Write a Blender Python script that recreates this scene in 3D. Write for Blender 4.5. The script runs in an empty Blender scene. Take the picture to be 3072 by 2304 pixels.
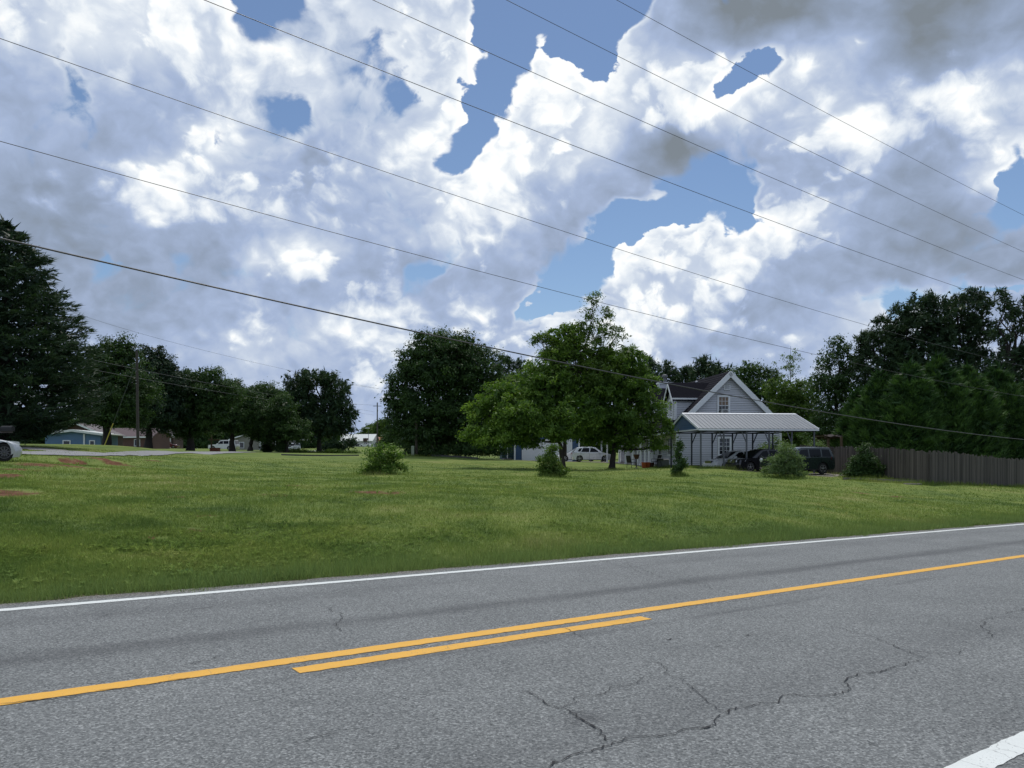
import bpy, bmesh, math, random
import numpy as np
from mathutils import Vector, Matrix

# ------------------------------------------------------------------ camera, sky, sun, exposure
scene = bpy.context.scene
COL = scene.collection
F = 769.0            # focal length in pixels of a 1024 wide picture
EYE = 1.6            # eye height over the road
HOR = 455.0          # row of the horizon

cam_d = bpy.data.cameras.new('camera')
cam = bpy.data.objects.new('camera', cam_d)
COL.objects.link(cam)
cam_d.sensor_width = 36.0
cam_d.lens = 36.0 * F / 1024.0
cam_d.shift_y = (HOR - 384.0) / 1024.0
cam_d.clip_start = 0.05
cam_d.clip_end = 6000.0
cam.location = (0, 0, EYE)
cam.rotation_euler = (math.radians(90), 0, 0)
scene.camera = cam

scene.view_settings.view_transform = 'Standard'
scene.view_settings.look = 'None'
scene.view_settings.gamma = 1.0
scene.view_settings.exposure = 0.18
scene.view_settings.use_curve_mapping = False
scene.cycles.max_bounces = 6
scene.cycles.diffuse_bounces = 3
scene.cycles.glossy_bounces = 3
scene.cycles.transmission_bounces = 4
scene.cycles.transparent_max_bounces = 8
scene.cycles.caustics_reflective = False
scene.cycles.caustics_refractive = False

SUN_EL = 64.0
SUN_AZ = 12.0        # degrees to the right of straight ahead

class NT:
    """small helper to write node trees as expressions"""
    def __init__(self, tree):
        self.t = tree
    def n(self, kind, **kw):
        nd = self.t.nodes.new(kind)
        for k, v in kw.items():
            setattr(nd, k, v)
        return nd
    def link(self, a, b):
        self.t.links.new(a, b)
    def put(self, sock, v):
        if hasattr(v, 'is_output') or isinstance(v, bpy.types.NodeSocket):
            self.t.links.new(v, sock)
        elif v is not None:
            if isinstance(v, (tuple, list)) and len(v) == 3 and sock.type == 'RGBA':
                v = (*v, 1.0)
            sock.default_value = v
    def m(self, op, a, b=None, c=None, clamp=False):
        nd = self.n('ShaderNodeMath', operation=op, use_clamp=clamp)
        self.put(nd.inputs[0], a)
        if b is not None: self.put(nd.inputs[1], b)
        if c is not None: self.put(nd.inputs[2], c)
        return nd.outputs[0]
    def vm(self, op, a, b=None):
        nd = self.n('ShaderNodeVectorMath', operation=op)
        self.put(nd.inputs[0], a)
        if b is not None:
            if op == 'SCALE': self.put(nd.inputs['Scale'], b)
            else: self.put(nd.inputs[1], b)
        return nd.outputs['Value'] if op in ('LENGTH', 'DOT_PRODUCT', 'DISTANCE') else nd.outputs['Vector']
    def xyz(self, x, y, z):
        nd = self.n('ShaderNodeCombineXYZ')
        for i, v in enumerate((x, y, z)): self.put(nd.inputs[i], v)
        return nd.outputs[0]
    def sep(self, v):
        nd = self.n('ShaderNodeSeparateXYZ'); self.put(nd.inputs[0], v)
        return nd.outputs
    def noise(self, vec, scale=5.0, detail=4.0, rough=0.5, dist=0.0, lac=2.0, dims='3D', typ='FBM', color=False):
        nd = self.n('ShaderNodeTexNoise', noise_dimensions=dims, noise_type=typ)
        if vec is not None: self.put(nd.inputs['Vector'], vec)
        for k, v in (('Scale', scale), ('Detail', detail), ('Roughness', rough), ('Distortion', dist), ('Lacunarity', lac)):
            self.put(nd.inputs[k], v)
        return nd.outputs['Color' if color else 'Fac']
    def voro(self, vec, scale=5.0, feat='F1', rnd=1.0, detail=0.0, rough=0.5, out='Distance', smooth=None):
        nd = self.n('ShaderNodeTexVoronoi', feature=feat)
        if vec is not None: self.put(nd.inputs['Vector'], vec)
        nd.inputs['Scale'].default_value = scale
        nd.inputs['Randomness'].default_value = rnd
        if 'Detail' in nd.inputs: nd.inputs['Detail'].default_value = detail
        if 'Roughness' in nd.inputs: nd.inputs['Roughness'].default_value = rough
        if smooth is not None: nd.inputs['Smoothness'].default_value = smooth
        return nd.outputs[out]
    def rng(self, v, a, b, c=0.0, d=1.0, smooth=False, clamp=True):
        nd = self.n('ShaderNodeMapRange', interpolation_type='SMOOTHSTEP' if smooth else 'LINEAR', clamp=clamp)
        for i, x in enumerate((v, a, b, c, d)): self.put(nd.inputs[i], x)
        return nd.outputs[0]
    def mix(self, f, a, b, blend='MIX'):
        nd = self.n('ShaderNodeMix', data_type='RGBA', blend_type=blend)
        self.put(nd.inputs[0], f); self.put(nd.inputs[6], a); self.put(nd.inputs[7], b)
        return nd.outputs[2]
    def ramp(self, v, stops):
        nd = self.n('ShaderNodeValToRGB')
        self.put(nd.inputs[0], v)
        cr = nd.color_ramp
        while len(cr.elements) < len(stops): cr.elements.new(0.5)
        for e, (p, c) in zip(cr.elements, stops):
            e.position = p; e.color = (*c, 1.0)
        return nd.outputs[0]

def lin(r, g, b):
    f = lambda c: (c / 255 / 12.92) if c / 255 <= 0.04045 else ((c / 255 + 0.055) / 1.055) ** 2.4
    return (f(r), f(g), f(b))

world = bpy.data.worlds.new('World')
scene.world = world
world.use_nodes = True
world.cycles.sampling_method = 'MANUAL'
world.cycles.sample_map_resolution = 512

def build_sky():
    t = NT(world.node_tree)
    world.node_tree.nodes.clear()
    gen = t.n('ShaderNodeTexCoord').outputs['Generated']
    x, y, z = t.sep(gen)
    hlen = t.m('SQRT', t.m('ADD', t.m('MULTIPLY', x, x), t.m('MULTIPLY', y, y)))
    az = t.m('ARCTAN2', x, y)
    el = t.m('DIVIDE', z, t.m('MAXIMUM', hlen, 0.05))
    ae = t.xyz(az, el, 0.0)

    # ---- where the cloud masses and the clear gaps lie (azimuth stops x elevation rows, two ramps per row)
    NS, NR = 63, 25
    AZ = [math.radians(-36 + 72 * i / (NS - 1)) for i in range(NS)]
    EMAX = 0.62
    EL = [EMAX * j / (NR - 1) for j in range(NR)]
    A_, E_ = np.meshgrid(AZ, EL)
    PX = 512 + F * np.tan(A_); PY = HOR - F * E_ / np.cos(A_)

    def poly_cover(polys):
        acc = np.zeros_like(PX)
        for amp, soft_, poly in polys:
            P = np.array(poly, float)
            inside = np.zeros(PX.shape, bool); dist = np.full(PX.shape, 1e9)
            for (x0, y0), (x1, y1) in zip(P, np.roll(P, -1, 0)):
                c = ((y0 > PY) != (y1 > PY)) & (PX < (x1 - x0) * (PY - y0) / (y1 - y0 + 1e-9) + x0)
                inside ^= c
                k = np.clip(((PX - x0) * (x1 - x0) + (PY - y0) * (y1 - y0)) / ((x1 - x0) ** 2 + (y1 - y0) ** 2 + 1e-9), 0, 1)
                dist = np.minimum(dist, np.hypot(PX - x0 - k * (x1 - x0), PY - y0 - k * (y1 - y0)))
            sd = np.where(inside, dist, -dist)
            k = np.clip((sd + soft_) / (2 * soft_), 0, 1)
            acc = np.maximum(acc, amp * k * k * (3 - 2 * k))
        return acc
    gaps = [
        (1.0, 15, [(488, -40), (650, -40), (640, 5), (612, 45), (600, 88), (575, 68), (540, 62), (527, 80), (508, 107), (486, 134), (467, 160), (430, 165), (450, 150), (458, 120), (466, 95), (470, 70), (478, 50), (472, 33)]),
        (.9, 13, [(222, -30), (300, -30), (292, 14), (262, 20), (275, 34), (252, 46), (236, 36), (228, 14)]),
        (.8, 14, [(255, 114), (280, 94), (312, 102), (308, 122), (278, 124)]), (.5, 14, [(214, 130), (230, 130), (228, 140), (216, 140)]),
        (.85, 13, [(757, 40), (785, 42), (788, 60), (770, 76), (742, 90), (722, 104), (704, 113), (688, 124), (685, 111), (708, 77), (731, 67), (745, 62)]),
        (1.0, 15, [(690, 160), (722, 164), (746, 180), (752, 200), (762, 213), (790, 222), (760, 234), (726, 238), (720, 214), (684, 214), (648, 232), (638, 252), (598, 260), (588, 278), (568, 290), (554, 284), (562, 268), (597, 232), (616, 208), (648, 190), (671, 180)]),
        (.8, 16, [(550, 264), (592, 260), (634, 260), (634, 278), (602, 296), (615, 320), (588, 298), (574, 320), (522, 330), (500, 335), (518, 320), (528, 296), (556, 288)]),
        (.75, 14, [(388, 274), (402, 266), (438, 272), (430, 288), (412, 297), (402, 324), (393, 315), (393, 288)]),
        (.8, 15, [(888, 298), (916, 288), (962, 279), (1040, 272), (1040, 300), (985, 300), (920, 300)]), (.65, 13, [(995, 196), (1009, 184), (1040, 168), (1040, 200), (1000, 220), (990, 213)]),
        (.45, 13, [(214, 250), (230, 248), (228, 258), (216, 260)]), (.5, 14, [(205, 300), (215, 330), (240, 340), (200, 345)]),
    ]
    COV = 1.0 - poly_cover(gaps)
    tab = np.array([   # brightness of the cloud, rows from the top of the picture down, 64 px columns
        [7, 8, 9, 8, 7.5, 8, 8, 8, 8, 7, 4.5, 1.2, 1.2, 4.5, 1, 3.5], [7, 8, 8, 8, 8, 8, 8, 9, 9, 8, 6, 2.8, 6.5, 6, 1.4, 4], [6, 7, 7, 8, 8, 8, 7, 9, 9, 7.5, 8, 8, 8, 5, 4, 6],
        [5, 5, 6, 7, 7.5, 7, 6, 9, 8, 8, 7, 9, 8, 7, 7, 8], [5, 5, 5, 8, 8, 6, 7, 9, 8, 7, 5.5, 8, 7, 7, 5, 6], [5, 5, 6, 7, 6, 6, 8, 9, 8, 6.5, 2.2, 4.5, 6, 7, 4, 6.5],
        [4.5, 5, 8, 6, 5.5, 6, 7, 8, 7, 6, 4, 6, 5, 6, 4, 7], [4, 4.5, 8, 6, 6, 6, 6, 8, 6, 5.5, 7, 6, 6, 5, 4, 4], [4, 4.5, 5, 5.5, 6.5, 6, 5.5, 7, 5.5, 6, 8, 8, 7, 5, 3.5, 4],
        [4, 4, 4.5, 5, 8, 5, 4.5, 5, 5, 6, 8, 8, 6, 4.5, 3.5, 4], [4.5, 3.5, 4, 4.5, 5.5, 5, 5, 5, 5, 7, 7, 6, 4.5, 5, 6, 5], [5, 5, 5, 6, 5, 7.5, 7, 5.5, 6, 7, 8, 5, 5, 7, 7, 6], [6] * 16, [6] * 16]) / 10.0
    fx = np.clip((PX - 32) / 64, 0, 14.999); fy = np.clip((PY - 12) / 28, 0, 12.999)
    ix, iy = fx.astype(int), fy.astype(int); ux, uy = fx - ix, fy - iy
    BRI = tab[iy, ix] * (1 - ux) * (1 - uy) + tab[iy, ix + 1] * ux * (1 - uy) + tab[iy + 1, ix] * (1 - ux) * uy + tab[iy + 1, ix + 1] * ux * uy
    for (px, py, rx, ry, rot, amp) in [(160, 205, 30, 13, -25, .30), (215, 140, 28, 18, 0, .2), (545, 80, 26, 16, 0, .15), (845, 133, 24, 13, -25, .35), (862, 160, 16, 9, 0, .3), (1005, 155, 38, 16, -35, .35),
                                       (800, 222, 32, 13, -28, .3), (740, 268, 40, 14, -20, .2), (350, 325, 40, 12, 0, .2), (300, 252, 26, 15, -30, .2), (448, 232, 18, 34, -10, .2), (660, 155, 40, 26, -20, -.15), (246, 335, 24, 7, 0, .25), (905, 302, 40, 10, -10, .25),
                                       (560, 250, 45, 40, 0, -.1), (310, 165, 12, 26, 0, -.15), (630, 296, 14, 14, 0, .2), (480, 318, 16, 8, 0, .25), (255, 268, 14, 10, 0, .25), (105, 325, 60, 14, 0, -.1)]:
        c, s_ = math.cos(math.radians(rot)), math.sin(math.radians(rot))
        dx, dy = PX - px, -(PY - py)
        BRI = BRI + amp * np.exp(-((dx * c - dy * s_) / max(rx, 13)) ** 2 - ((dx * s_ + dy * c) / max(ry, 13)) ** 2)
    BRI = np.clip(BRI, 0, 1)

    # noise space: the direction itself, a little finer towards the horizon
    q = t.vm('SCALE', gen, t.m('SUBTRACT', 1.35, t.m('MULTIPLY', z, 0.7)))
    w1 = t.noise(q, 5.5, 4, 0.6, color=True)
    w0 = t.vm('SUBTRACT', w1, (0.5, 0.5, 0.5))
    warp = t.vm('SCALE', w0, 0.09)
    wx, wy, wz = t.sep(w0)
    fac = t.m('ADD', t.m('MULTIPLY', t.m('ADD', az, t.m('MULTIPLY', wx, 0.10)), 1.0 / (AZ[-1] - AZ[0])), 0.5)
    row = t.m('MULTIPLY', t.m('ADD', el, t.m('MULTIPLY', wy, 0.09)), (NR - 1) / EMAX)
    fl = t.m('MULTIPLY', fac, 2.0); fr_ = t.m('SUBTRACT', fl, 1.0); right = t.m('GREATER_THAN', fac, 0.5)
    acc = None
    for j in range(NR):
        ra = t.ramp(fl, [(i / 31, (float(COV[j, i]), float(BRI[j, i]), 0.5)) for i in range(32)])
        rb = t.ramp(fr_, [(i / 31, (float(COV[j, i + 31]), float(BRI[j, i + 31]), 0.5)) for i in range(32)])
        r = t.mix(right, ra, rb)
        acc = r if acc is None else t.mix(t.m('SUBTRACT', row, float(j - 1), clamp=True), acc, r)
    cov, bri, _ = t.sep(acc)
    cov = t.m('MAXIMUM', cov, t.rng(el, 0.15, 0.05, 0.0, 1.0, smooth=True))

    def field(off):
        v = t.vm('ADD', qw, off)
        n1 = t.noise(v, 7.0, 11, 0.575)
        v2 = t.voro(v, 30.0, 'F1', 1.0)
        return t.m('ADD', t.m('SUBTRACT', n1, 0.5), t.m('MULTIPLY', t.m('SUBTRACT', 0.45, v2), 0.16))
    qw = t.vm('ADD', q, warp)
    f0 = field((0, 0, 0))
    f1 = field((0.006, 0.0, 0.017))       # a little towards the light (up, right)
    dens = t.m('ADD', t.m('ADD', t.m('MULTIPLY', t.m('SUBTRACT', cov, 0.5), 1.3), t.m('MULTIPLY', f0, 3.6)), 0.10)
    dens = t.m('ADD', dens, t.rng(el, 0.26, 0.05, 0.0, 0.5))
    soft = t.rng(wz, -0.08, 0.12, 0.07, 0.75)
    mask = t.rng(dens, 0.0, soft, 0.0, 1.0, smooth=True)
    relief = t.m('SUBTRACT', f0, f1)
    # sunlit heads stand out with crisp rims from the smooth shaded mass behind them
    pf = t.m('ADD', t.m('ADD', t.m('MULTIPLY', t.m('SUBTRACT', bri, 0.64), 1.2), t.m('MULTIPLY', f0, 3.0)), t.m('MULTIPLY', wx, 0.5))
    puff = t.rng(pf, 0.0, t.m('ADD', 0.10, t.m('MULTIPLY', soft, 0.9)), 0.0, 1.0, smooth=True)
    rim = t.m('MULTIPLY', t.rng(dens, 0.05, 0.55, 0.34, 0.0, smooth=True), t.rng(bri, 0.35, 0.65, 0.1, 1.0))
    lum = t.m('ADD', t.m('MULTIPLY', bri, 0.95), -0.10)
    lum = t.m('ADD', lum, t.m('MULTIPLY', wy, 0.28))
    lum = t.m('ADD', lum, t.m('MULTIPLY', relief, t.m('ADD', 0.75, t.m('MULTIPLY', puff, 1.5))))
    puff = t.m('MULTIPLY', puff, t.rng(bri, 0.36, 0.62, 0.25, 1.0))
    lum = t.m('ADD', lum, t.m('MULTIPLY', puff, 0.22))
    lum = t.m('ADD', lum, rim)
    ccol = t.ramp(lum, [(0.05, lin(120, 129, 138)), (0.26, lin(138, 152, 174)), (0.44, lin(158, 174, 203)), (0.62, lin(189, 200, 217)), (0.80, lin(217, 224, 232)), (1.0, lin(243, 245, 245))])

    sky = t.n('ShaderNodeTexSky', sky_type='NISHITA')
    sky.sun_disc = False
    sky.sun_elevation = math.radians(SUN_EL)
    sky.sun_rotation = math.radians(SUN_AZ)
    sky.air_density = 1.0
    sky.dust_density = 0.3
    sky.ozone_density = 4.0
    b1 = t.n('ShaderNodeBackground'); t.link(sky.outputs[0], b1.inputs[0]); b1.inputs[1].default_value = 0.084
    b2 = t.n('ShaderNodeBackground'); t.link(ccol, b2.inputs[0]); b2.inputs[1].default_value = 1.0
    mx = t.n('ShaderNodeMixShader')
    t.link(mask, mx.inputs[0]); t.link(b1.outputs[0], mx.inputs[1]); t.link(b2.outputs[0], mx.inputs[2])
    out = t.n('ShaderNodeOutputWorld')
    t.link(mx.outputs[0], out.inputs[0])
build_sky()

sun_d = bpy.data.lights.new('sun', 'SUN')
sun_d.energy = 2.0
sun_d.angle = math.radians(7.0)
sun_d.color = (1.0, 0.955, 0.88)
sun = bpy.data.objects.new('sun', sun_d)
COL.objects.link(sun)
_e, _a = math.radians(SUN_EL), math.radians(SUN_AZ)
sun.rotation_euler = Vector((math.sin(_a) * math.cos(_e), math.cos(_a) * math.cos(_e), math.sin(_e))).to_track_quat('Z', 'Y').to_euler()
sun.location = (0, 0, 60)

# ------------------------------------------------------------------ helpers
def tag(o, label=None, cat=None, group=None, kind=None):
    if label: o['label'] = label
    if cat: o['category'] = cat
    if group: o['group'] = group
    if kind: o['kind'] = kind
    return o

def link(name, mesh, mat=None, parent=None):
    o = bpy.data.objects.new(name, mesh)
    COL.objects.link(o)
    if mat is not None and len(mesh.materials) == 0:
        mesh.materials.append(mat)
    if parent is not None:
        o.parent = parent
    return o

def empty(name, loc, rz=0.0):
    o = bpy.data.objects.new(name, None)
    COL.objects.link(o)
    o.empty_display_size = 0.2
    o.location = loc
    o.rotation_euler = (0, 0, rz)
    return o

def np_mesh(name, V, faces, tint=None, smooth=False):
    """V (N,3), faces (M,k) -> mesh; tint one number per vertex"""
    V = np.ascontiguousarray(V, dtype=np.float32); faces = np.ascontiguousarray(faces, dtype=np.int32)
    me = bpy.data.meshes.new(name)
    M, k = faces.shape
    me.vertices.add(len(V)); me.vertices.foreach_set('co', V.ravel())
    me.loops.add(M * k); me.loops.foreach_set('vertex_index', faces.ravel())
    me.polygons.add(M)
    me.polygons.foreach_set('loop_start', np.arange(0, M * k, k, dtype=np.int32))
    me.polygons.foreach_set('loop_total', np.full(M, k, dtype=np.int32))
    if smooth:
        me.polygons.foreach_set('use_smooth', np.ones(M, dtype=bool))
    if tint is not None:
        a = me.attributes.new('tint', 'FLOAT', 'POINT')
        a.data.foreach_set('value', np.ascontiguousarray(tint, dtype=np.float32))
    me.update(calc_edges=True)
    return me

class MB:
    """collects shapes and links them as ONE mesh object"""
    def __init__(self):
        self.v = []; self.f = []
    def add(self, vs, fs):
        b = len(self.v)
        self.v += [tuple(p) for p in vs]
        self.f += [tuple(b + i for i in f) for f in fs]
        return self
    def box(self, x0, y0, z0, x1, y1, z1):
        return self.add([(x0, y0, z0), (x1, y0, z0), (x1, y1, z0), (x0, y1, z0), (x0, y0, z1), (x1, y0, z1), (x1, y1, z1), (x0, y1, z1)],
                        [(0, 3, 2, 1), (4, 5, 6, 7), (0, 1, 5, 4), (1, 2, 6, 5), (2, 3, 7, 6), (3, 0, 4, 7)])
    def hull8(self, p):   # 8 points ordered like box()
        return self.add(p, [(0, 3, 2, 1), (4, 5, 6, 7), (0, 1, 5, 4), (1, 2, 6, 5), (2, 3, 7, 6), (3, 0, 4, 7)])
    def prism(self, poly, axis, a, b):
        """poly: 2-D outline; axis 'x': poly is (y,z); 'y': (x,z); 'z': (x,y)"""
        n = len(poly)
        def P(p, t):
            return {'x': (t, p[0], p[1]), 'y': (p[0], t, p[1]), 'z': (p[0], p[1], t)}[axis]
        vs = [P(p, a) for p in poly] + [P(p, b) for p in poly]
        fs = [tuple(range(n)), tuple(range(2 * n - 1, n - 1, -1))]
        fs += [(i, i + n, (i + 1) % n + n, (i + 1) % n) for i in range(n)]
        return self.add(vs, fs)
    def tube(self, pts, radii, n=8, caps=True):
        pts = [Vector(p) for p in pts]
        if not hasattr(radii, '__len__'): radii = [radii] * len(pts)
        base = len(self.v)
        ref = Vector((0.123, 0.31, 0.94))
        for i, p in enumerate(pts):
            d = (pts[min(i + 1, len(pts) - 1)] - pts[max(i - 1, 0)]).normalized()
            r = ref if abs(d.dot(ref)) < 0.95 else Vector((1, 0, 0))
            u = d.cross(r).normalized(); w = d.cross(u)
            for k in range(n):
                a = 2 * math.pi * k / n
                self.v.append(tuple(p + (u * math.cos(a) + w * math.sin(a)) * radii[i]))
        for i in range(len(pts) - 1):
            for k in range(n):
                k2 = (k + 1) % n
                self.f.append((base + i * n + k, base + i * n + k2, base + (i + 1) * n + k2, base + (i + 1) * n + k))
        if caps:
            self.f.append(tuple(base + k for k in reversed(range(n))))
            self.f.append(tuple(base + (len(pts) - 1) * n + k for k in range(n)))
        return self
    def lathe(self, prof, n=16, c=(0, 0, 0), axis='z'):
        """prof: list of (radius, height) turned round an axis"""
        base = len(self.v); m = len(prof)
        for r, h in prof:
            for k in range(n):
                a = 2 * math.pi * k / n
                x, y = r * math.cos(a), r * math.sin(a)
                p = {'z': (x, y, h), 'y': (x, h, y), 'x': (h, x, y)}[axis]
                self.v.append((p[0] + c[0], p[1] + c[1], p[2] + c[2]))
        for i in range(m - 1):
            for k in range(n):
                k2 = (k + 1) % n
                self.f.append((base + i * n + k, base + i * n + k2, base + (i + 1) * n + k2, base + (i + 1) * n + k))
        self.f.append(tuple(base + k for k in reversed(range(n))))
        self.f.append(tuple(base + (m - 1) * n + k for k in range(n)))
        return self
    def mesh(self, name='m', smooth=None):
        me = bpy.data.meshes.new(name)
        me.from_pydata(self.v, [], self.f)
        bm = bmesh.new(); bm.from_mesh(me)
        bmesh.ops.recalc_face_normals(bm, faces=bm.faces)
        bm.to_mesh(me); bm.free()
        if smooth is not None:
            me.polygons.foreach_set('use_smooth', np.ones(len(me.polygons), dtype=bool))
            me.set_sharp_from_angle(angle=math.radians(smooth))
        me.update()
        return me
    def build(self, name, mat=None, parent=None, smooth=None):
        return link(name, self.mesh(name, smooth), mat, parent)

def copy_tree(o, parent=None):
    c = o.copy(); COL.objects.link(c)
    if parent is not None: c.parent = parent
    for ch in list(o.children): copy_tree(ch, c)
    return c

def at(px, py, D):
    """picture position (1024 wide) and distance -> place in the world"""
    return Vector(((px - 512) / F * D, D, EYE + (HOR - py) / F * D))

# ------------------------------------------------------------------ materials
MATS = {}
def pmat(name, col, rough=0.7, metal=0.0, var=0.12, ovar=None, vscale=3.0, bump=0.0, bscale=40.0, spec=0.4, coat=0.0, streak=None):
    if name in MATS: return MATS[name]
    m = bpy.data.materials.new(name); m.use_nodes = True
    m.node_tree.nodes.clear()
    t = NT(m.node_tree)
    out = t.n('ShaderNodeOutputMaterial'); p = t.n('ShaderNodeBsdfPrincipled')
    t.link(p.outputs[0], out.inputs[0])
    pos = t.n('ShaderNodeTexCoord').outputs['Object']
    if streak: pos = t.vm('MULTIPLY', pos, streak)
    rnd = t.n('ShaderNodeObjectInfo').outputs['Random']
    pv = t.vm('ADD', pos, t.xyz(t.m('MULTIPLY', rnd, 37.0), t.m('MULTIPLY', rnd, 11.0), 0.0))
    n = t.noise(pv, vscale, 5, 0.6)
    k = t.m('ADD', 1.0, t.m('MULTIPLY', t.m('SUBTRACT', n, 0.5), var * 4))
    k = t.m('ADD', k, t.m('MULTIPLY', t.m('SUBTRACT', rnd, 0.5), var if ovar is None else ovar))
    c = t.vm('SCALE', t.n('ShaderNodeRGB').outputs[0], k)
    m.node_tree.nodes['RGB'].outputs[0].default_value = (*col, 1)
    t.link(c, p.inputs['Base Color'])
    t.put(p.inputs['Roughness'], t.m('ADD', rough, t.m('MULTIPLY', t.m('SUBTRACT', n, 0.5), 0.2), clamp=True))
    p.inputs['Metallic'].default_value = metal
    p.inputs['Specular IOR Level'].default_value = spec
    p.inputs['Coat Weight'].default_value = coat
    p.inputs['Coat Roughness'].default_value = 0.04
    if bump:
        b = t.n('ShaderNodeBump'); b.inputs['Strength'].default_value = bump; b.inputs['Distance'].default_value = 0.02
        t.link(t.noise(pv, bscale, 4, 0.6), b.inputs['Height'])
        t.link(b.outputs[0], p.inputs['Normal'])
    MATS[name] = m
    return m

def glass_mat(name='dark_glass', col=(0.012, 0.016, 0.02)):
    if name in MATS: return MATS[name]
    m = pmat(name, col, rough=0.04, var=0.02, spec=0.6)
    return m

# ------------------------------------------------------------------ the lie of the land
RD = math.radians(53.9)
RDX, RDY = math.sin(RD), math.cos(RD)          # direction of the road
def road_s(X, Y): return RDX * X + RDY * Y
def road_n(X, Y): return -RDY * X + RDX * Y
def road_xy(s, n): return RDX * s - RDY * n, RDY * s + RDX * n
def road_z(s): return -0.018 * (np.clip(s, -150, 220) - 0.4)
N_NEAR, N_FAR = 1.52, 9.93                     # asphalt edges

_ctl = []
for (px, py, D) in [
    (10, 462, 28.7), (-120, 466, 26), (60, 457, 38), (60, 452, 44.5), (20, 446, 60), (60, 444.5, 70), (138, 447, 75), (100, 449.5, 105), (125, 448.5, 150),
    (165, 448, 175), (225, 451, 185), (215, 451.8, 110), (320, 452.6, 128), (366, 446.5, 318), (377, 449, 200), (439, 456, 75), (300, 455.5, 90),
    (250, 461, 55), (150, 455.5, 56), (180, 452.8, 76), (250, 452.2, 100), (200, 465, 42), (120, 468, 34), (100, 480, 24), (250, 480, 27), (380, 476, 36), (30, 500, 16), (200, 515, 16),
    (512, 460.5, 76), (600, 462, 78), (550, 461, 87), (512, 509, 18), (512, 489, 25), (512, 477.5, 37), (550, 477.7, 40), (564, 469.5, 54), (612, 471, 55),
    (680, 476.3, 43), (783, 477.5, 45), (865, 478, 46), (680, 466.5, 62), (780, 465.8, 62), (700, 463.5, 74), (702, 467.5, 52), (822, 474.5, 49.5), (740, 472, 53.5),
    (850, 480, 43.5), (932, 485.5, 41.5), (1024, 487, 51.5), (835, 474, 53), (800, 504, 25), (800, 490, 33), (950, 503, 32), (1000, 499, 37), (650, 505, 20), (650, 488, 28),
    (900, 470, 80), (1010, 480, 80), (800, 463, 100), (1000, 470, 150), (600, 456, 150), (450, 452, 150), (700, 456, 220), (-200, 446, 80), (-150, 448, 160), (1250, 480, 60), (200, 449, 320), (600, 449, 330), (900, 455, 330)]:
    p = at(px, py, D); _ctl.append((p.x, p.y, p.z))
for s in range(-60, 100, 8):
    x, y = road_xy(s, 10.6); _ctl.append((x, y, float(road_z(s)) + 0.02))
for s in range(-60, 100, 12):
    x, y = road_xy(s, -4.0); _ctl.append((x, y, float(road_z(s)) - 0.05))
for s in range(-60, 100, 30):
    x, y = road_xy(s, -30.0); _ctl.append((x, y, float(road_z(s))))
_C = np.array(_ctl); _mz = _C[:, 2].mean()
_c2 = 16.0
_K = np.sqrt(((_C[:, None, :2] - _C[None, :, :2]) ** 2).sum(-1) + _c2) + np.eye(len(_C)) * -0.15
_W = np.linalg.solve(_K, _C[:, 2] - _mz)

BANKS = [((22 - 512) / F * 32.5, 32.5, (132 - 512) / F * 36.5, 36.5, .24)]
def smooth01(t):
    t = np.clip(t, 0, 1); return t * t * (3 - 2 * t)

def land(X, Y):
    X = np.asarray(X, float); Y = np.asarray(Y, float)
    sh = X.shape; x = X.ravel(); y = Y.ravel()
    out = np.empty_like(x)
    for i in range(0, len(x), 20000):
        r = np.sqrt((x[i:i + 20000, None] - _C[None, :, 0]) ** 2 + (y[i:i + 20000, None] - _C[None, :, 1]) ** 2 + _c2)
        out[i:i + 20000] = _mz + r @ _W
    R = np.hypot(x, y)
    k = smooth01((R - 330) / 200)
    out = out * (1 - k) + np.clip(out, 3.0, 4.5) * k
    out = np.clip(out, -4, 9)
    # roll of the lawn
    amp = smooth01((road_n(x, y) - 11) / 5) * smooth01((90 - R) / 40)
    out += amp * (0.035 * np.sin(x * 0.9 + 1.3 * np.sin(y * .35)) * np.sin(y * 0.7 + .8) + 0.02 * np.sin(x * 2.1 + y * 1.3) * np.sin(y * 1.9 - x * .6))
    # cut bank of bare clay below the side road
    for (ax, ay, bx, by, hh) in BANKS:
        L_ = math.hypot(bx - ax, by - ay); ux, uy = (bx - ax) / L_, (by - ay) / L_
        tt = (x - ax) * ux + (y - ay) * uy; dd = -(x - ax) * uy + (y - ay) * ux + 0.25 * np.sin(tt * 1.3) + .12 * np.sin(tt * 3.1)
        out += hh * smooth01((tt + .8) / 1.6) * smooth01((L_ + .8 - tt) / 1.6) * smooth01((dd + .25) / .5) * (1 - smooth01((dd - .6) / 3.5))
    s, n = road_s(x, y), road_n(x, y)
    rz = road_z(s)
    k = smooth01((n - N_FAR + 0.05) / 1.6) + smooth01((N_NEAR + 0.05 - n) / 1.6)
    inside = (n > N_NEAR + 0.03) & (n < N_FAR - 0.03)
    out = np.where(inside, rz - 0.06, out * k + (rz - 0.012) * (1 - k))
    return out.reshape(sh)
def gz(x, y): return float(land(np.array([x]), np.array([y]))[0])

def hit(px, py, dmax=400):
    """where the sight line through a picture point meets the ground"""
    D = np.concatenate([np.arange(3, 60, 0.05), np.arange(60, dmax, 0.3)])
    X = (px - 512) / F * D; Z = EYE + (HOR - py) / F * D
    g = land(X, D)
    i = np.argmax(Z <= g)
    if not (Z <= g).any(): i = len(D) - 1
    return float(X[i]), float(D[i]), float(g[i])

def on_ground(px, D):
    x = (px - 512) / F * D
    return Vector((x, D, gz(x, D)))

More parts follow.
